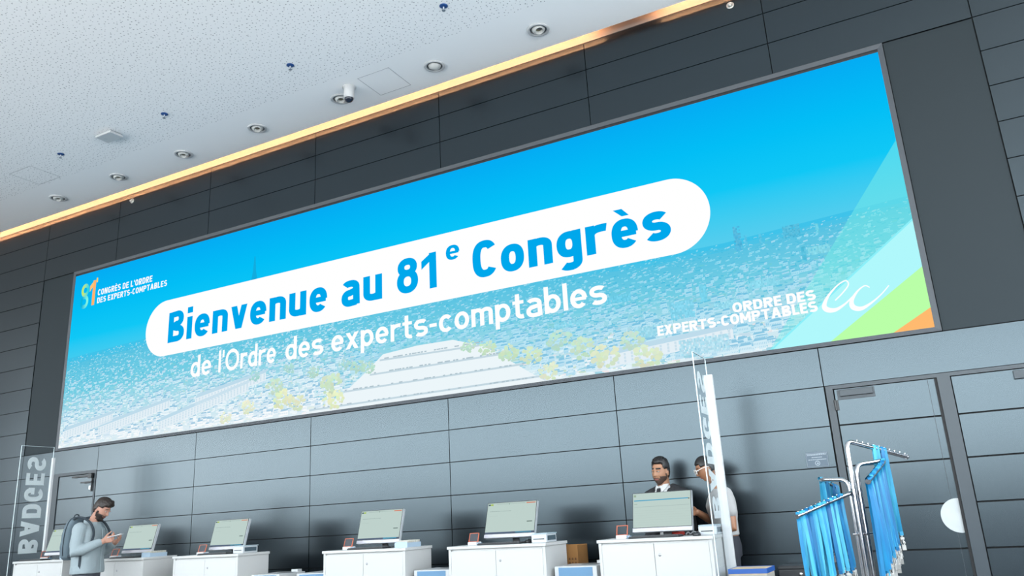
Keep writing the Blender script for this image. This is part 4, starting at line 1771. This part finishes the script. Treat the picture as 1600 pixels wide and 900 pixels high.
VAR = [make_lanyard(L, g, i) for i, (L, g) in enumerate(((.34, .004), (.38, .008), (.41, .003), (.36, .010), (.43, .006), (.47, .010), (.51, .004), (.45, .007)))]
used = [False] * len(VAR)
LAB = {'A': 'blue lanyard on the highest, longest arm of the chrome stand', 'B': 'blue lanyard in the dense row on the front right arm of the stand',
       'C': 'blue lanyard on the rear left arm, behind the front left row', 'D': 'blue lanyard in the row on the front left arm of the stand'}
GRP = {'A': 'lanyards on the highest arm', 'B': 'lanyards on the front right arm', 'C': 'lanyards on the rear left arm', 'D': 'lanyards on the front left arm'}
rl = random.Random(12)
for k, (n, f0, f1) in (('A', (4, .44, .62)), ('B', (22, .08, .985)), ('C', (8, .08, .98)), ('D', (20, .10, .985))):
    s_, e_ = Vector(ARMS[k][-2]), Vector(ARMS[k][-1])
    if k == 'A':
        s_ = Vector(ARMS[k][1])
    d = e_ - s_
    az = math.atan2(-d.x, d.y)
    for i in range(n):
        f = f0 + (f1 - f0) * i / (n - 1)
        vi = rl.randrange(4) + (0 if k in 'CD' else 4)
        o = VAR[vi] if not used[vi] else copy_tree(VAR[vi])
        used[vi] = True
        p = s_ + d * f
        o.location = (p.x, p.y, p.z)
        o.rotation_euler = (rl.uniform(-.012, .012), rl.uniform(-.02, .02), az + rl.uniform(-.65, .65) + {'A': -.6, 'B': -.85, 'C': -1.0, 'D': -.50}[k])
        o.scale = (1, 1, 1)
        tag(o, LAB[k], 'lanyard', GRP[k])
for i, u in enumerate(used):
    if not u:
        for ch in list(VAR[i].children):
            bpy.data.objects.remove(ch)
        bpy.data.objects.remove(VAR[i])


# ------------------------------------------------------------------ people
DG = None


def evaluated(o, name, m, parent):
    """apply the object's modifiers and keep the result as a plain mesh object"""
    dg = bpy.context.evaluated_depsgraph_get()
    me = bpy.data.meshes.new_from_object(o.evaluated_get(dg))
    me.name = name
    old = o.data
    bpy.data.objects.remove(o)
    bpy.data.meshes.remove(old)
    me.materials.clear()
    me.materials.append(m)
    for p in me.polygons:
        p.use_smooth = True
    n = bpy.data.objects.new(name, me)
    COL.objects.link(n)
    if parent:
        n.parent = parent
    return n


class Flesh(MB):
    def limb(s, pts, rs, n=14):
        """round tapering limb with rounded ends"""
        pts = [Vector(p) for p in pts]
        P, R = [], []
        for i in range(len(pts) - 1):
            for k in range(4):
                t = k / 4
                P.append(pts[i].lerp(pts[i + 1], t))
                R.append(rs[i] * (1 - t) + rs[i + 1] * t)
        P.append(pts[-1])
        R.append(rs[-1])
        d0 = (P[0] - P[1]).normalized()
        d1 = (P[-1] - P[-2]).normalized()
        r0, r1 = R[0], R[-1]
        pre = [(P[0] + d0 * r0 * q, r0 * math.sqrt(max(0.0004, 1 - q * q))) for q in (.98, .8, .5)]
        post = [(P[-1] + d1 * r1 * q, r1 * math.sqrt(max(0.0004, 1 - q * q))) for q in (.5, .8, .98)]
        P = [p for p, _ in pre] + P + [p for p, _ in post]
        R = [r for _, r in pre] + R + [r for _, r in post]
        return s.tube(P, R, n)

    def rings(s, rg, n=28, p=2.4):
        """stack of horizontal rings (cx, cy, z, rx, ry)"""
        vs, fs = [], []
        for (cx, cy, z, rx, ry) in rg:
            for k in range(n):
                a = 2 * PI * k / n
                c, q = math.cos(a), math.sin(a)
                vs.append((cx + rx * math.copysign(abs(c) ** (2 / p), c), cy + ry * math.copysign(abs(q) ** (2 / p), q), z))
        for i in range(len(rg) - 1):
            for k in range(n):
                fs.append((i * n + k, i * n + (k + 1) % n, (i + 1) * n + (k + 1) % n, (i + 1) * n + k))
        fs.append(tuple(reversed(range(n))))
        fs.append(tuple(range((len(rg) - 1) * n, len(rg) * n)))
        return s.add(vs, fs, True)

    def ball(s, c, r, M=None):
        vs, fs = [], []
        nu, nv = 20, 12
        rx, ry, rz = r if isinstance(r, tuple) else (r, r, r)
        for j in range(nv + 1):
            b = PI * j / nv
            for i in range(nu):
                a = 2 * PI * i / nu
                v = Vector((rx * math.sin(b) * math.cos(a), ry * math.sin(b) * math.sin(a), rz * math.cos(b)))
                if M is not None:
                    v = M @ v
                vs.append(v + Vector(c))
        for j in range(nv):
            for i in range(nu):
                fs.append((j * nu + i, (j + 1) * nu + i, (j + 1) * nu + (i + 1) % nu, j * nu + (i + 1) % nu))
        return s.add(vs, fs, True)

    def hand(s, wrist, F, N, T, curls, size=1.0, thumb=.5):
        """palm, four unequal bent fingers and a thumb leaving the side of the palm"""
        F, N, T = Vector(F).normalized(), Vector(N).normalized(), Vector(T).normalized()
        w = Vector(wrist)
        L = [.072, .080, .075, .058]
        for i in range(4):
            off = T * (.030 - .0195 * i) * size
            b = w + F * (.088 - .004 * abs(i - 1)) * size + off
            s.limb([w + off * .55 + F * .005, b], [.0145 * size, .0115 * size], 10)
            p, d = b, F.copy()
            chain, rr = [p], [.0095 * size]
            for q in range(3):
                c = curls[i] * (.8, 1.0, .7)[q]
                d = (d * math.cos(c) + N * math.sin(c) * 1.0)
                d.normalize()
                # keep bending about the same axis
                ax = F.cross(N).normalized()
                d = (Quaternion(ax, sum(curls[i] * (.8, 1.0, .7)[z] for z in range(q + 1))) @ F).normalized()
                p = p + d * L[i] * size * (.45, .32, .23)[q]
                chain.append(p)
                rr.append((.0088, .0082, .0070)[q] * size)
            s.limb(chain, rr, 10)
        b = w + F * .028 * size + T * .026 * size
        d = (F * .62 + T * .62 + N * thumb).normalized()
        d2 = (F * .85 + T * .15 + N * (thumb + .15)).normalized()
        s.limb([b - F * .01, b + d * .038 * size, b + d * .038 * size + d2 * .032 * size, b + d * .038 * size + d2 * .056 * size],
               [.0145 * size, .0115 * size, .0098 * size, .0080 * size], 10)

    def fuse(s, name, m, parent, voxel=.006, smooth=2, bump=None):
        o = s.build('fuse_tmp', m)
        md = o.modifiers.new('r', 'REMESH')
        md.mode = 'VOXEL'
        md.voxel_size = voxel
        if smooth:
            sm = o.modifiers.new('s', 'SMOOTH')
            sm.iterations = smooth
            sm.factor = .5
        if bump:
            tx = bpy.data.textures.new('cloth_folds', 'CLOUDS')
            tx.noise_scale = bump[0]
            dp = o.modifiers.new('d', 'DISPLACE')
            dp.texture = tx
            dp.strength = bump[1]
            dp.mid_level = .5
            dp.texture_coords = 'LOCAL'
        return evaluated(o, name, m, parent)


def head_pt(d, off=0., fem=False):
    """surface point of a head (face towards -Y, centre of the skull at 0) in unit direction d"""
    dx, dy, dz = d
    x, y, z = .0745 * dx, .095 * dy, .117 * dz
    t = max(0., -z / .117)
    x *= 1 - (.34 if fem else .27) * t ** 1.6
    if y > 0:
        y *= 1 - .50 * t ** 1.3
    else:
        y *= .94
    if dy < .15:
        g = lambda cx, cz, sx, sz: math.exp(-((x - cx) / sx) ** 2 - ((z - cz) / sz) ** 2)
        fr = min(1, max(0, (.15 - dy) / .5))
        o = 0.
        nz = max(0., min(1., (.026 - z) / .052)) if z > -.028 else max(0., 1 - (-.028 - z) / .010)
        o += .026 * math.exp(-(x / (.0085 + .006 * nz)) ** 2) * nz
        o -= .0085 * (g(.031, .014, .017, .013) + g(-.031, .014, .017, .013))
        o += .0045 * (g(.028, .036, .024, .009) + g(-.028, .036, .024, .009))
        o += .0035 * (g(.045, -.018, .020, .018) + g(-.045, -.018, .020, .018))
        o += .0062 * g(0, -.052, .021, .006) + .0068 * g(0, -.063, .019, .006) - .003 * g(0, -.0575, .021, .0025)
        o -= .003 * g(0, -.074, .02, .006)
        o += .0085 * g(0, -.097, .022, .014)
        y -= o * fr
    v = Vector((x, y, z))
    if off:
        v += Vector((d[0], d[1], d[2])).normalized() * off
    return v


def head_grid(nu=72, nv=56):
    return [[(math.sin(PI * j / nv) * math.sin(2 * PI * i / nu), -math.sin(PI * j / nv) * math.cos(2 * PI * i / nu), math.cos(PI * j / nv))
             for i in range(nu)] for j in range(nv + 1)]


HG = head_grid()


def head_patch(M, name, m, parent, pred, off, fem=False, rough=0., seed=0, fade=None):
    """raised patch of a head (hair, beard, brow, lips) where pred(point) holds"""
    rd = random.Random(seed)
    nu = len(HG[0])
    keep = []
    for j in range(len(HG) - 1):
        for i in range(nu):
            q = [HG[j][i], HG[j + 1][i], HG[j + 1][(i + 1) % nu], HG[j][(i + 1) % nu]]
            c = sum((head_pt(d, 0, fem) for d in q), Vector()) / 4
            if pred(c):
                keep.append([(j, i), (j + 1, i), (j + 1, (i + 1) % nu), (j, (i + 1) % nu)])
    ids, vs, fs = {}, [], []
    jit = {}
    cnt = {}
    for f in keep:
        for k in f:
            cnt[k] = cnt.get(k, 0) + 1
    for layer in (0, 1):
        for f in keep:
            for k in f:
                if (layer, k) not in ids:
                    if k not in jit:
                        jit[k] = 1 + rough * rd.uniform(-1, 1)
                    edge = .35 if cnt[k] < 4 and 0 < k[0] < len(HG) - 1 else 1.
                    ids[(layer, k)] = len(vs)
                    o_ = off(head_pt(HG[k[0]][k[1]], 0, fem)) if callable(off) else off
                    vs.append(M @ head_pt(HG[k[0]][k[1]], -.004 if layer == 0 else o_ * jit[k] * edge, fem))
    ec = {}
    for f in keep:
        a = [ids[(1, k)] for k in f]
        b = [ids[(0, k)] for k in f]
        fs.append(a)
        fs.append(list(reversed(b)))
        for q in range(4):
            e = (f[q], f[(q + 1) % 4])
            if (e[1], e[0]) in ec:
                ec.pop((e[1], e[0]))
            else:
                ec[e] = 1
    for (p, q) in ec:
        fs.append([ids[(1, q)], ids[(1, p)], ids[(0, p)], ids[(0, q)]])
    mb = MB()
    mb.add(vs, fs, True)
    return mb.build(name, m, parent)


def add_head(fl, M, fem=False, ears=True):
    nu = len(HG[0])
    vs = [M @ head_pt(d, 0, fem) for r_ in HG for d in r_]
    fs = []
    for j in range(len(HG) - 1):
        for i in range(nu):
            fs.append((j * nu + i, (j + 1) * nu + i, (j + 1) * nu + (i + 1) % nu, j * nu + (i + 1) % nu))
    fl.add(vs, fs, True)
    if ears:
        R3 = M.to_3x3()
        for s in (-1, 1):
            c = M @ Vector((s * .074, .012, -.004))
            fl.ball(c, (.009, .018, .031), R3 @ Matrix.Rotation(s * .35, 3, 'Z') @ Matrix.Rotation(-.2, 3, 'X'))
            c = M @ Vector((s * .070, .006, -.022))
            fl.ball(c, (.010, .010, .012), R3)


def add_eyes(M, parent, gaze=0.):
    for s in (-1, 1):
        fl = Flesh()
        fl.ball((0, 0, 0), (.0118, .0105, .0072))
        c = M @ Vector((s * .031, -.0785, .0135))
        e = fl.build('eye', mat('eye_white', (.36, .34, .32), .3), parent)
        e.matrix_local = Matrix.Translation(c) @ M.to_3x3().to_4x4()
        ir = Flesh()
        ir.ball((gaze * .010, -.0098, 0), (.0048, .0020, .0052))
        i_ = ir.build('iris', mat('iris_dark', (.018, .010, .007), .15), e)
        ld = Flesh()
        ld.ball((0, -.0022, .0052), (.0135, .0105, .0048))
        ld.build('eyelid', parent_skin(parent), e)


def parent_skin(p):
    return SKINS[p['skin']]


SKINS = [mat('skin_light', (.40, .205, .145), .55), mat('skin_olive', (.33, .165, .095), .55), mat('skin_tan', (.30, .135, .070), .5)]
for m_ in SKINS:
    b_ = m_.node_tree.nodes['Principled BSDF']
    b_.inputs['Subsurface Weight'].default_value = .08
    b_.inputs['Subsurface Radius'].default_value = (.01, .004, .002)
HAIR_BR = mat('hair_dark_brown', (.020, .013, .010), .55)
HAIR_BK = mat('hair_black', (.008, .007, .007), .45)
LIPS = mat('lips', (.26, .085, .07), .5)


def person(loc, yaw, label, skin):
    root = empty('person', loc, yaw)
    tag(root, label, 'person')
    root['skin'] = skin
    return root


def legs(fl, r=.075, spread=.09):
    for s in (-1, 1):
        fl.limb([(s * spread, .0, .90), (s * (spread + .005), -.005, .50), (s * (spread + .005), .02, .10)], [r * 1.05, r * .72, r * .50])
        fl.limb([(s * (spread + .005), .03, .055), (s * (spread + .02), -.13, .04)], [.038, .034])


def trousers(root, m, top=1.0, spread=.09):
    fl = Flesh()
    fl.rings([(0, .005, .86, .165, .115), (0, .005, .95, .165, .12), (0, .0, top, .155, .11)])
    for s in (-1, 1):
        fl.limb([(s * spread, .0, .90), (s * (spread + .005), -.005, .50), (s * (spread + .005), .02, .12)], [.092, .075, .062])
    return fl.fuse('trousers', m, root, .009, 2)


def shoes(root, m, spread=.09):
    for s in (-1, 1):
        fl = Flesh()
        fl.limb([(s * (spread + .005), .045, .055), (s * (spread + .012), -.03, .06), (s * (spread + .022), -.15, .042)], [.045, .047, .040])
        o = fl.fuse('shoe', m, root, .008, 2)
        for v in o.data.vertices:
            if v.co.z < .003:
                v.co.z = .003


# ---- 1: bearded man looking at his phone
p1 = person((3.90, -1.52, 0), math.radians(110), 'bearded man in a pale grey jacket looking down at his phone, backpack on', 0)
HM1 = Matrix.Translation((.0, -.115, 1.640)) @ Matrix.Rotation(.50, 4, 'X')
fl = Flesh()
legs(fl)
fl.rings([(0, .0, .86, .155, .105), (0, .005, 1.0, .145, .105), (0, .01, 1.15, .15, .105), (0, .005, 1.32, .175, .115), (0, .005, 1.42, .17, .10), (0, -.005, 1.48, .10, .075), (0, -.015, 1.51, .06, .06)])
fl.limb([(0, -.005, 1.46), (0, -.045, 1.545), (0, -.085, 1.60)], [.062, .056, .058])
fl.limb([(-.185, .01, 1.43), (-.245, .0, 1.185), (-.125, -.245, 1.285)], [.055, .045, .032])
fl.limb([(.185, .01, 1.43), (.235, -.03, 1.185), (.085, -.255, 1.265)], [.055, .045, .032])
fl.hand((-.122, -.250, 1.287), (.28, -.90, .25), (.55, .10, .60), (-.25, .2, .9), (.75, .80, .85, .90), .98, .45)
fl.hand((.082, -.258, 1.267), (-.45, -.80, .15), (-.35, -.05, .85), (.1, -.5, .7), (.75, .80, .85, .90), .98, .35)
add_head(fl, HM1)
fl.fuse('body', SKINS[0], p1, .0055, 2)
add_eyes(HM1, p1)
head_patch(HM1, 'hair', HAIR_BR, p1, lambda c: (c.z > .058 + .10 * max(0, -c.y - .06)) or (c.y > -.045 and c.z > .030) or (c.y > .012 and c.z > -.012) or (c.y > .035 and c.z > -.052 + .25 * max(0, .06 - c.y)),
           lambda c: .012 + .016 * max(0, min(1, (c.z - .03) / .06)) + (.014 if c.y < -.04 and c.z > .05 else 0), rough=.22, seed=1)
head_patch(HM1, 'beard', HAIR_BR, p1, lambda c: c.y < .008 and ((c.z < -.066) or (c.z < -.030 and abs(c.x) > .036 and c.y > -.075) or (-.052 < c.z < -.043 and abs(c.x) < .028 and c.y < -.06) or (c.z < -.006 and c.y > -.028 - .4 * (c.z + .006)) or (c.z < -.05 and abs(c.x) > .023)) and not (abs(c.x) < .020 and -.069 < c.z < -.052),
           lambda c: .007 + (.010 if c.z < -.085 else 0), rough=.3, seed=2)
head_patch(HM1, 'eyebrow', HAIR_BR, p1, lambda c: c.y < -.05 and .031 < c.z < .041 and .012 < abs(c.x) < .046, .003, rough=.3)
head_patch(HM1, 'lips', LIPS, p1, lambda c: c.y < -.06 and -.068 < c.z < -.051 and abs(c.x) < .021, .0012)
JK = mat('jacket_pale_grey', lin(138, 149, 153), .85, bump=(60, .15))
fl = Flesh()
fl.rings([(0, .0, .945, .205, .145), (0, .0, .985, .205, .147), (0, .008, 1.12, .190, .142), (0, .010, 1.30, .205, .142), (0, .005, 1.42, .20, .125), (0, .0, 1.475, .135, .098), (0, -.01, 1.505, .082, .080)])
fl.limb([(-.18, .012, 1.43), (-.252, .0, 1.18), (-.140, -.212, 1.272)], [.078, .066, .047])
fl.limb([(.18, .012, 1.43), (.242, -.03, 1.18), (.100, -.225, 1.252)], [.078, .066, .047])
fl.limb([(-.055, -.03, 1.500), (-.045, .045, 1.520), (.045, .045, 1.520), (.055, -.03, 1.500)], [.020, .024, .024, .020])
fl.fuse('jacket', JK, p1, .008, 3, (.09, .012))
mb = MB()
mb.tube(spline([(.012, -.128, 1.44), (.012, -.150, 1.30), (.012, -.146, 1.12), (.012, -.150, .96)], 6), .005, 6)
mb.build('placket', JK, p1)
trousers(p1, mat('trousers_slate', lin(62, 66, 74), .8))
shoes(p1, mat('shoe_dark', (.03, .03, .032), .5))

ph = empty('phone', (0, 0, 0))
tag(ph, 'white phone held by the bearded man', 'phone')
PM = Matrix.Rotation(math.radians(110), 4, 'Z')
PB = Vector((3.90, -1.52, 0))
mb = MB()
mb.box(-.037, .037, -.078, .078, -.0045, .0045, bev=.003)
mb.build('case', mat('phone_white', (.5, .5, .52), .3), ph)
mb = MB()
mb.box(-.034, .034, -.074, .074, .0045, .0052)
mb.build('glass', mat('phone_glass', (.01, .012, .015), .08), ph)
ph.matrix_world = Matrix.Translation(PB) @ PM @ Matrix.Translation((-.078, -.362, 1.338)) @ Matrix.Rotation(.28, 4, 'Z') @ Matrix.Rotation(-.22, 4, 'X')

# backpack
bpk = empty('backpack', (3.90, -1.52, 1.09), math.radians(110))
tag(bpk, 'grey backpack on the back of the bearded man', 'backpack')
BG = mat('backpack_grey', lin(88, 102, 110), .85, bump=(120, .2))
BD = mat('backpack_dark', lin(34, 44, 52), .8)
fl = Flesh()
fl.rings([(0, .210, .01, .10, .055), (0, .215, .04, .135, .075), (0, .220, .15, .145, .085), (0, .215, .30, .140, .080), (0, .205, .40, .122, .068), (0, .195, .455, .090, .050), (0, .190, .475, .06, .03)], p=2.8)
fl.fuse('bag', BG, bpk, .008, 4, (.12, .010))
fl = Flesh()
fl.rings([(0, .262, .05, .085, .030), (0, .270, .08, .106, .038), (0, .274, .17, .108, .038), (0, .266, .225, .09, .030)], p=3)
fl.fuse('pocket', BG, bpk, .007, 3)
for s in (-1, 1):
    mb = MB()
    pts = spline([(s * .075, .175, .455), (s * .110, .085, .475), (s * .125, -.02, .445), (s * .135, -.105, .37), (s * .155, -.145, .26), (s * .185, -.11, .14), (s * .165, .04, .06), (s * .125, .16, .05)], 6)
    for a, b_ in zip(pts[:-1], pts[1:]):
        pass
    mb.tube(pts, .013, 10)
    o = mb.build('strap', BD, bpk)
mb = MB()
mb.tube(spline([(-.035, .20, .47), (-.03, .19, .505), (.03, .19, .505), (.035, .20, .47)], 5), .007, 8)
mb.build('handle', BD, bpk)
mb = MB()
mb.tube(spline([(.143, .222, .06), (.148, .226, .15), (.143, .222, .30), (.124, .210, .40), (.085, .198, .462), (0, .194, .480), (-.085, .198, .462), (-.124, .210, .40), (-.143, .222, .30), (-.148, .226, .15), (-.143, .222, .06)], 6), .004, 6)
mb.build('zipper', BD, bpk)
mb = MB()
mb.box(-.196, -.188, -.045, -.018, -.10, .10)
mb.build('strap_end', BD, bpk)

# ---- 2: man in a black suit
p2 = person((10.375, -.285, 0), math.radians(-20), 'man in a black suit, white shirt and tie standing behind the right end computer', 1)
HM2 = Matrix.Translation((.0, -.035, 1.622)) @ Matrix.Rotation(.06, 4, 'X') @ Matrix.Rotation(.06, 4, 'Y')
fl = Flesh()
legs(fl)
fl.rings([(0, .0, .86, .155, .105), (0, .005, 1.0, .145, .105), (0, .01, 1.15, .15, .105), (0, .01, 1.32, .18, .115), (0, .01, 1.40, .175, .10), (0, .005, 1.445, .10, .075), (0, .0, 1.475, .06, .06)])
fl.limb([(0, .01, 1.43), (0, -.005, 1.51), (0, -.015, 1.57)], [.060, .056, .058])
for s in (-1, 1):
    fl.limb([(s * .185, .015, 1.40), (s * .215, .04, 1.12), (s * .18, -.11, .93)], [.055, .045, .032])
    fl.hand((s * .18, -.115, .925), (s * -.25, -.75, -.55), (s * -.9, .1, .1), (s * -.1, -.5, .8), (.35, .40, .45, .5), 1.0, .25)
add_head(fl, HM2)
fl.fuse('body', SKINS[1], p2, .0055, 2)
add_eyes(HM2, p2, -.35)
head_patch(HM2, 'hair', HAIR_BK, p2, lambda c: (c.z > .080 - .25 * max(0, c.y + .06)) or (c.y > -.038 and c.z > .034) or (c.y > .004 and c.z > -.004) or (c.y > .030 and c.z > -.05),
           lambda c: .011 + .020 * max(0, min(1, (c.z - .04) / .06)) - (.004 if c.z < .02 else 0), rough=.18, seed=3)
head_patch(HM2, 'beard', mat('stubble_dark', (.060, .034, .024), .7), p2, lambda c: c.y < .004 and ((c.z < -.070) or (c.z < -.032 and abs(c.x) > .040 and c.y > -.070) or (-.051 < c.z < -.044 and abs(c.x) < .026 and c.y < -.06) or (c.z < -.006 and c.y > -.026 - .4 * (c.z + .006)) or (c.z < -.052 and abs(c.x) > .026)) and not (abs(c.x) < .021 and -.069 < c.z < -.051),
           .0035, rough=.3, seed=4)
head_patch(HM2, 'eyebrow', HAIR_BK, p2, lambda c: c.y < -.05 and .0315 < c.z < .0425 and .010 < abs(c.x) < .048, .0035, rough=.2)
head_patch(HM2, 'lips', LIPS, p2, lambda c: c.y < -.06 and -.068 < c.z < -.051 and abs(c.x) < .022, .0014)
fl = Flesh()
fl.rings([(0, .005, 1.00, .158, .116), (0, .01, 1.15, .163, .116), (0, .01, 1.32, .187, .126), (0, .01, 1.40, .180, .110), (0, .006, 1.445, .110, .084), (0, .0, 1.475, .070, .068), (0, -.003, 1.500, .066, .065)])
fl.fuse('shirt', mat('shirt_white', (.50, .50, .50), .8), p2, .006, 2)
mb = MB()
for s in (-1, 1):
    f_ = [(s * .005, -.079, 1.484), (s * .040, -.066, 1.512), (s * .066, -.020, 1.516), (s * .064, -.060, 1.480), (s * .036, -.098, 1.442)]
    b_ = [(x, y + .008, z - .002) for x, y, z in f_]
    mb.add(f_ + b_, [(0, 1, 2, 3, 4), (9, 8, 7, 6, 5)] + [(i, i + 5, (i + 1) % 5 + 5, (i + 1) % 5) for i in range(5)])
mb.build('collar', mat('shirt_white'), p2)
mb = MB()
mb.add([(-.020, -.090, 1.478), (.020, -.090, 1.478), (.014, -.112, 1.440), (-.014, -.112, 1.440), (-.014, -.070, 1.478), (.014, -.070, 1.478), (.010, -.090, 1.440), (-.010, -.090, 1.440)],
       [(0, 3, 2, 1), (4, 5, 6, 7), (0, 1, 5, 4), (1, 2, 6, 5), (2, 3, 7, 6), (3, 0, 4, 7)])
mb.add([(-.013, -.112, 1.440), (.013, -.112, 1.440), (.034, -.136, 1.16), (0, -.136, 1.10), (-.034, -.136, 1.16), (-.010, -.10, 1.440), (.010, -.10, 1.440), (.03, -.124, 1.16), (0, -.124, 1.10), (-.03, -.124, 1.16)],
       [(0, 4, 3, 2, 1), (5, 6, 7, 8, 9), (0, 1, 6, 5), (1, 2, 7, 6), (2, 3, 8, 7), (3, 4, 9, 8), (4, 0, 5, 9)])
mb.build('tie', mat('tie_black', (.012, .012, .016), .5), p2)
SUIT = mat('suit_black', (.014, .015, .018), .8)
fl = Flesh()
for s in (-1, 1):                                   # two fronts that leave the shirt open in a V
    fl.limb([(s * .075, .035, 1.478), (s * .165, .012, 1.435), (s * .195, .012, 1.40)], [.040, .050, .058])
    fl.limb([(s * .105, -.045, 1.440), (s * .100, -.090, 1.34), (s * .075, -.105, 1.20), (s * .085, -.080, .90)], [.040, .052, .058, .062])
    fl.limb([(s * .19, .015, 1.40), (s * .222, .04, 1.12), (s * .188, -.085, .955)], [.074, .060, .046])
fl.rings([(0, .03, .82, .19, .115), (0, .03, 1.0, .175, .108), (0, .04, 1.20, .182, .10), (0, .05, 1.36, .195, .085), (0, .05, 1.44, .13, .058), (0, .045, 1.475, .075, .035)])
fl.fuse('suit_jacket', SUIT, p2, .008, 3)
trousers(p2, mat('trousers_black', (.014, .014, .017), .8))
shoes(p2, mat('shoe_black', (.012, .012, .012), .3))

# ---- 3: woman in a white T-shirt
p3 = person((10.905, -.345, 0), math.radians(-66), 'woman in a white T-shirt and glasses looking down, beside the right acrylic panel', 2)
HM3 = Matrix.Translation((.0, -.105, 1.618)) @ Matrix.Rotation(.36, 4, 'X') @ Matrix.Scale(.95, 4)
fl = Flesh()
legs(fl, .072)
fl.rings([(0, .0, .86, .165, .115), (0, .005, .98, .145, .105), (0, .01, 1.10, .125, .092), (0, .0, 1.24, .145, .115), (0, -.008, 1.30, .150, .116), (0, .0, 1.38, .150, .095), (0, -.005, 1.425, .09, .068), (0, -.02, 1.455, .052, .052)])
fl.limb([(0, -.01, 1.41), (0, -.04, 1.50), (0, -.075, 1.565)], [.054, .048, .050])
fl.limb([(.160, .015, 1.385), (.205, .035, 1.10), (.175, -.165, 1.095)], [.050, .040, .028])
fl.limb([(-.160, .015, 1.385), (-.205, -.05, 1.15), (.058, -.235, 1.245)], [.050, .040, .028])
fl.hand((.175, -.168, 1.096), (-.10, -.92, -.10), (-.15, .05, -.95), (-.9, -.1, .1), (.45, .5, .55, .6), .90, .3)
fl.hand((.060, -.238, 1.246), (.62, -.78, .05), (.55, .45, -.5), (.15, .1, .9), (.45, .5, .55, .6), .90, .3)
add_head(fl, HM3, True)
fl.fuse('body', SKINS[2], p3, .0055, 2)
add_eyes(HM3, p3)
head_patch(HM3, 'hair', HAIR_BK, p3, lambda c: (c.z > .060) or (c.y > -.050 and c.z > .032) or (c.y > .002 and c.z > .004) or (c.y > .028 and c.z > -.040),
           lambda c: .007 + .005 * max(0, min(1, (c.z - .03) / .06)), True, rough=.03, seed=5)
fl = Flesh()
for (x, y, z, r) in ((0, .108, -.012, .034), (.012, .118, -.026, .024), (-.012, .118, -.026, .024), (0, .120, .004, .022)):
    fl.ball(HM3 @ Vector((x, y, z)), r)
fl.fuse('bun', HAIR_BK, p3, .006, 1)
head_patch(HM3, 'eyebrow', HAIR_BK, p3, lambda c: c.y < -.05 and .033 < c.z < .041 and .012 < abs(c.x) < .046, .0025, True)
head_patch(HM3, 'lips', LIPS, p3, lambda c: c.y < -.06 and -.069 < c.z < -.050 and abs(c.x) < .020, .0018, True)
gl = MB()
for s in (-1, 1):
    ring = [HM3 @ Vector((s * .033 + .026 * math.cos(2 * PI * i / 24), -.104 + .10 * abs(.026 * math.cos(2 * PI * i / 24)), .010 + .021 * math.sin(2 * PI * i / 24))) for i in range(25)]
    gl.tube(ring, .0030, 8, caps=False)
    gl.tube([HM3 @ Vector((s * .059, -.100, .018)), HM3 @ Vector((s * .078, -.06, .020)), HM3 @ Vector((s * .081, .006, .020)), HM3 @ Vector((s * .080, .022, .006))], .0030, 8)
gl.tube([HM3 @ Vector((-.009, -.106, .014)), HM3 @ Vector((0, -.110, .016)), HM3 @ Vector((.009, -.106, .014))], .0028, 8)
go = gl.build('glasses', mat('frame_pale', (.74, .70, .66), .25), p3)
ln = MB()
for s in (-1, 1):
    c = [HM3 @ Vector((s * .033 + .024 * math.cos(2 * PI * i / 20), -.103, .010 + .019 * math.sin(2 * PI * i / 20))) for i in range(20)]
    c2 = [HM3 @ Vector((s * .033 + .024 * math.cos(2 * PI * i / 20), -.1015, .010 + .019 * math.sin(2 * PI * i / 20))) for i in range(20)]
    ln.add(c + c2, [tuple(range(20)), tuple(reversed(range(20, 40)))] + [(i, i + 20, (i + 1) % 20 + 20, (i + 1) % 20) for i in range(20)])
label_part(ln.build('lens', mat('lens_smoke', (.02, .018, .02), .08), go), 'dark lenses')
fl = Flesh()
fl.rings([(0, .005, 1.035, .150, .112), (0, .01, 1.10, .140, .106), (0, .002, 1.17, .148, .114), (0, .0, 1.23, .158, .124), (0, -.008, 1.29, .165, .131), (0, -.004, 1.34, .166, .122), (0, .0, 1.385, .160, .104), (0, .0, 1.415, .115, .082), (0, -.012, 1.440, .074, .066)])
fl.limb([(.155, .015, 1.385), (.196, .03, 1.245)], [.064, .060])
fl.limb([(-.155, .015, 1.385), (-.196, .005, 1.25)], [.064, .060])
fl.fuse('t_shirt', mat('tshirt_white', lin(158, 157, 156), .85, bump=(50, .15)), p3, .0065, 3, (.10, .008))
trousers(p3, mat('trousers_navy', (.018, .020, .028), .8), 1.03)
shoes(p3, mat('shoe_grey', (.25, .25, .26), .5))

# dark handset lying by the woman's hand on the right end counter
hs = empty('handset', (10.84, -.70, CAB[5][2] + .016), .5)
tag(hs, 'black handset by the hand of the woman on the right end counter', 'handset')
mb = MB()
mb.box(-.085, .085, -.028, .028, -.016, .016, bev=.006)
mb.build('case', BLACK, hs)
mb = MB()
mb.tube([(.085, .012, .0), (.150, .012, .004)], .006, 10)
mb.build('antenna', BLACK_RUB, hs)
mb = MB()
for r_ in range(3):
    for c in range(4):
        mb.box(-.06 + c * .020, -.046 + c * .020, -.020 + r_ * .014, -.010 + r_ * .014, .0155, .0180)
mb.build('keypad', GREY_PL, hs)
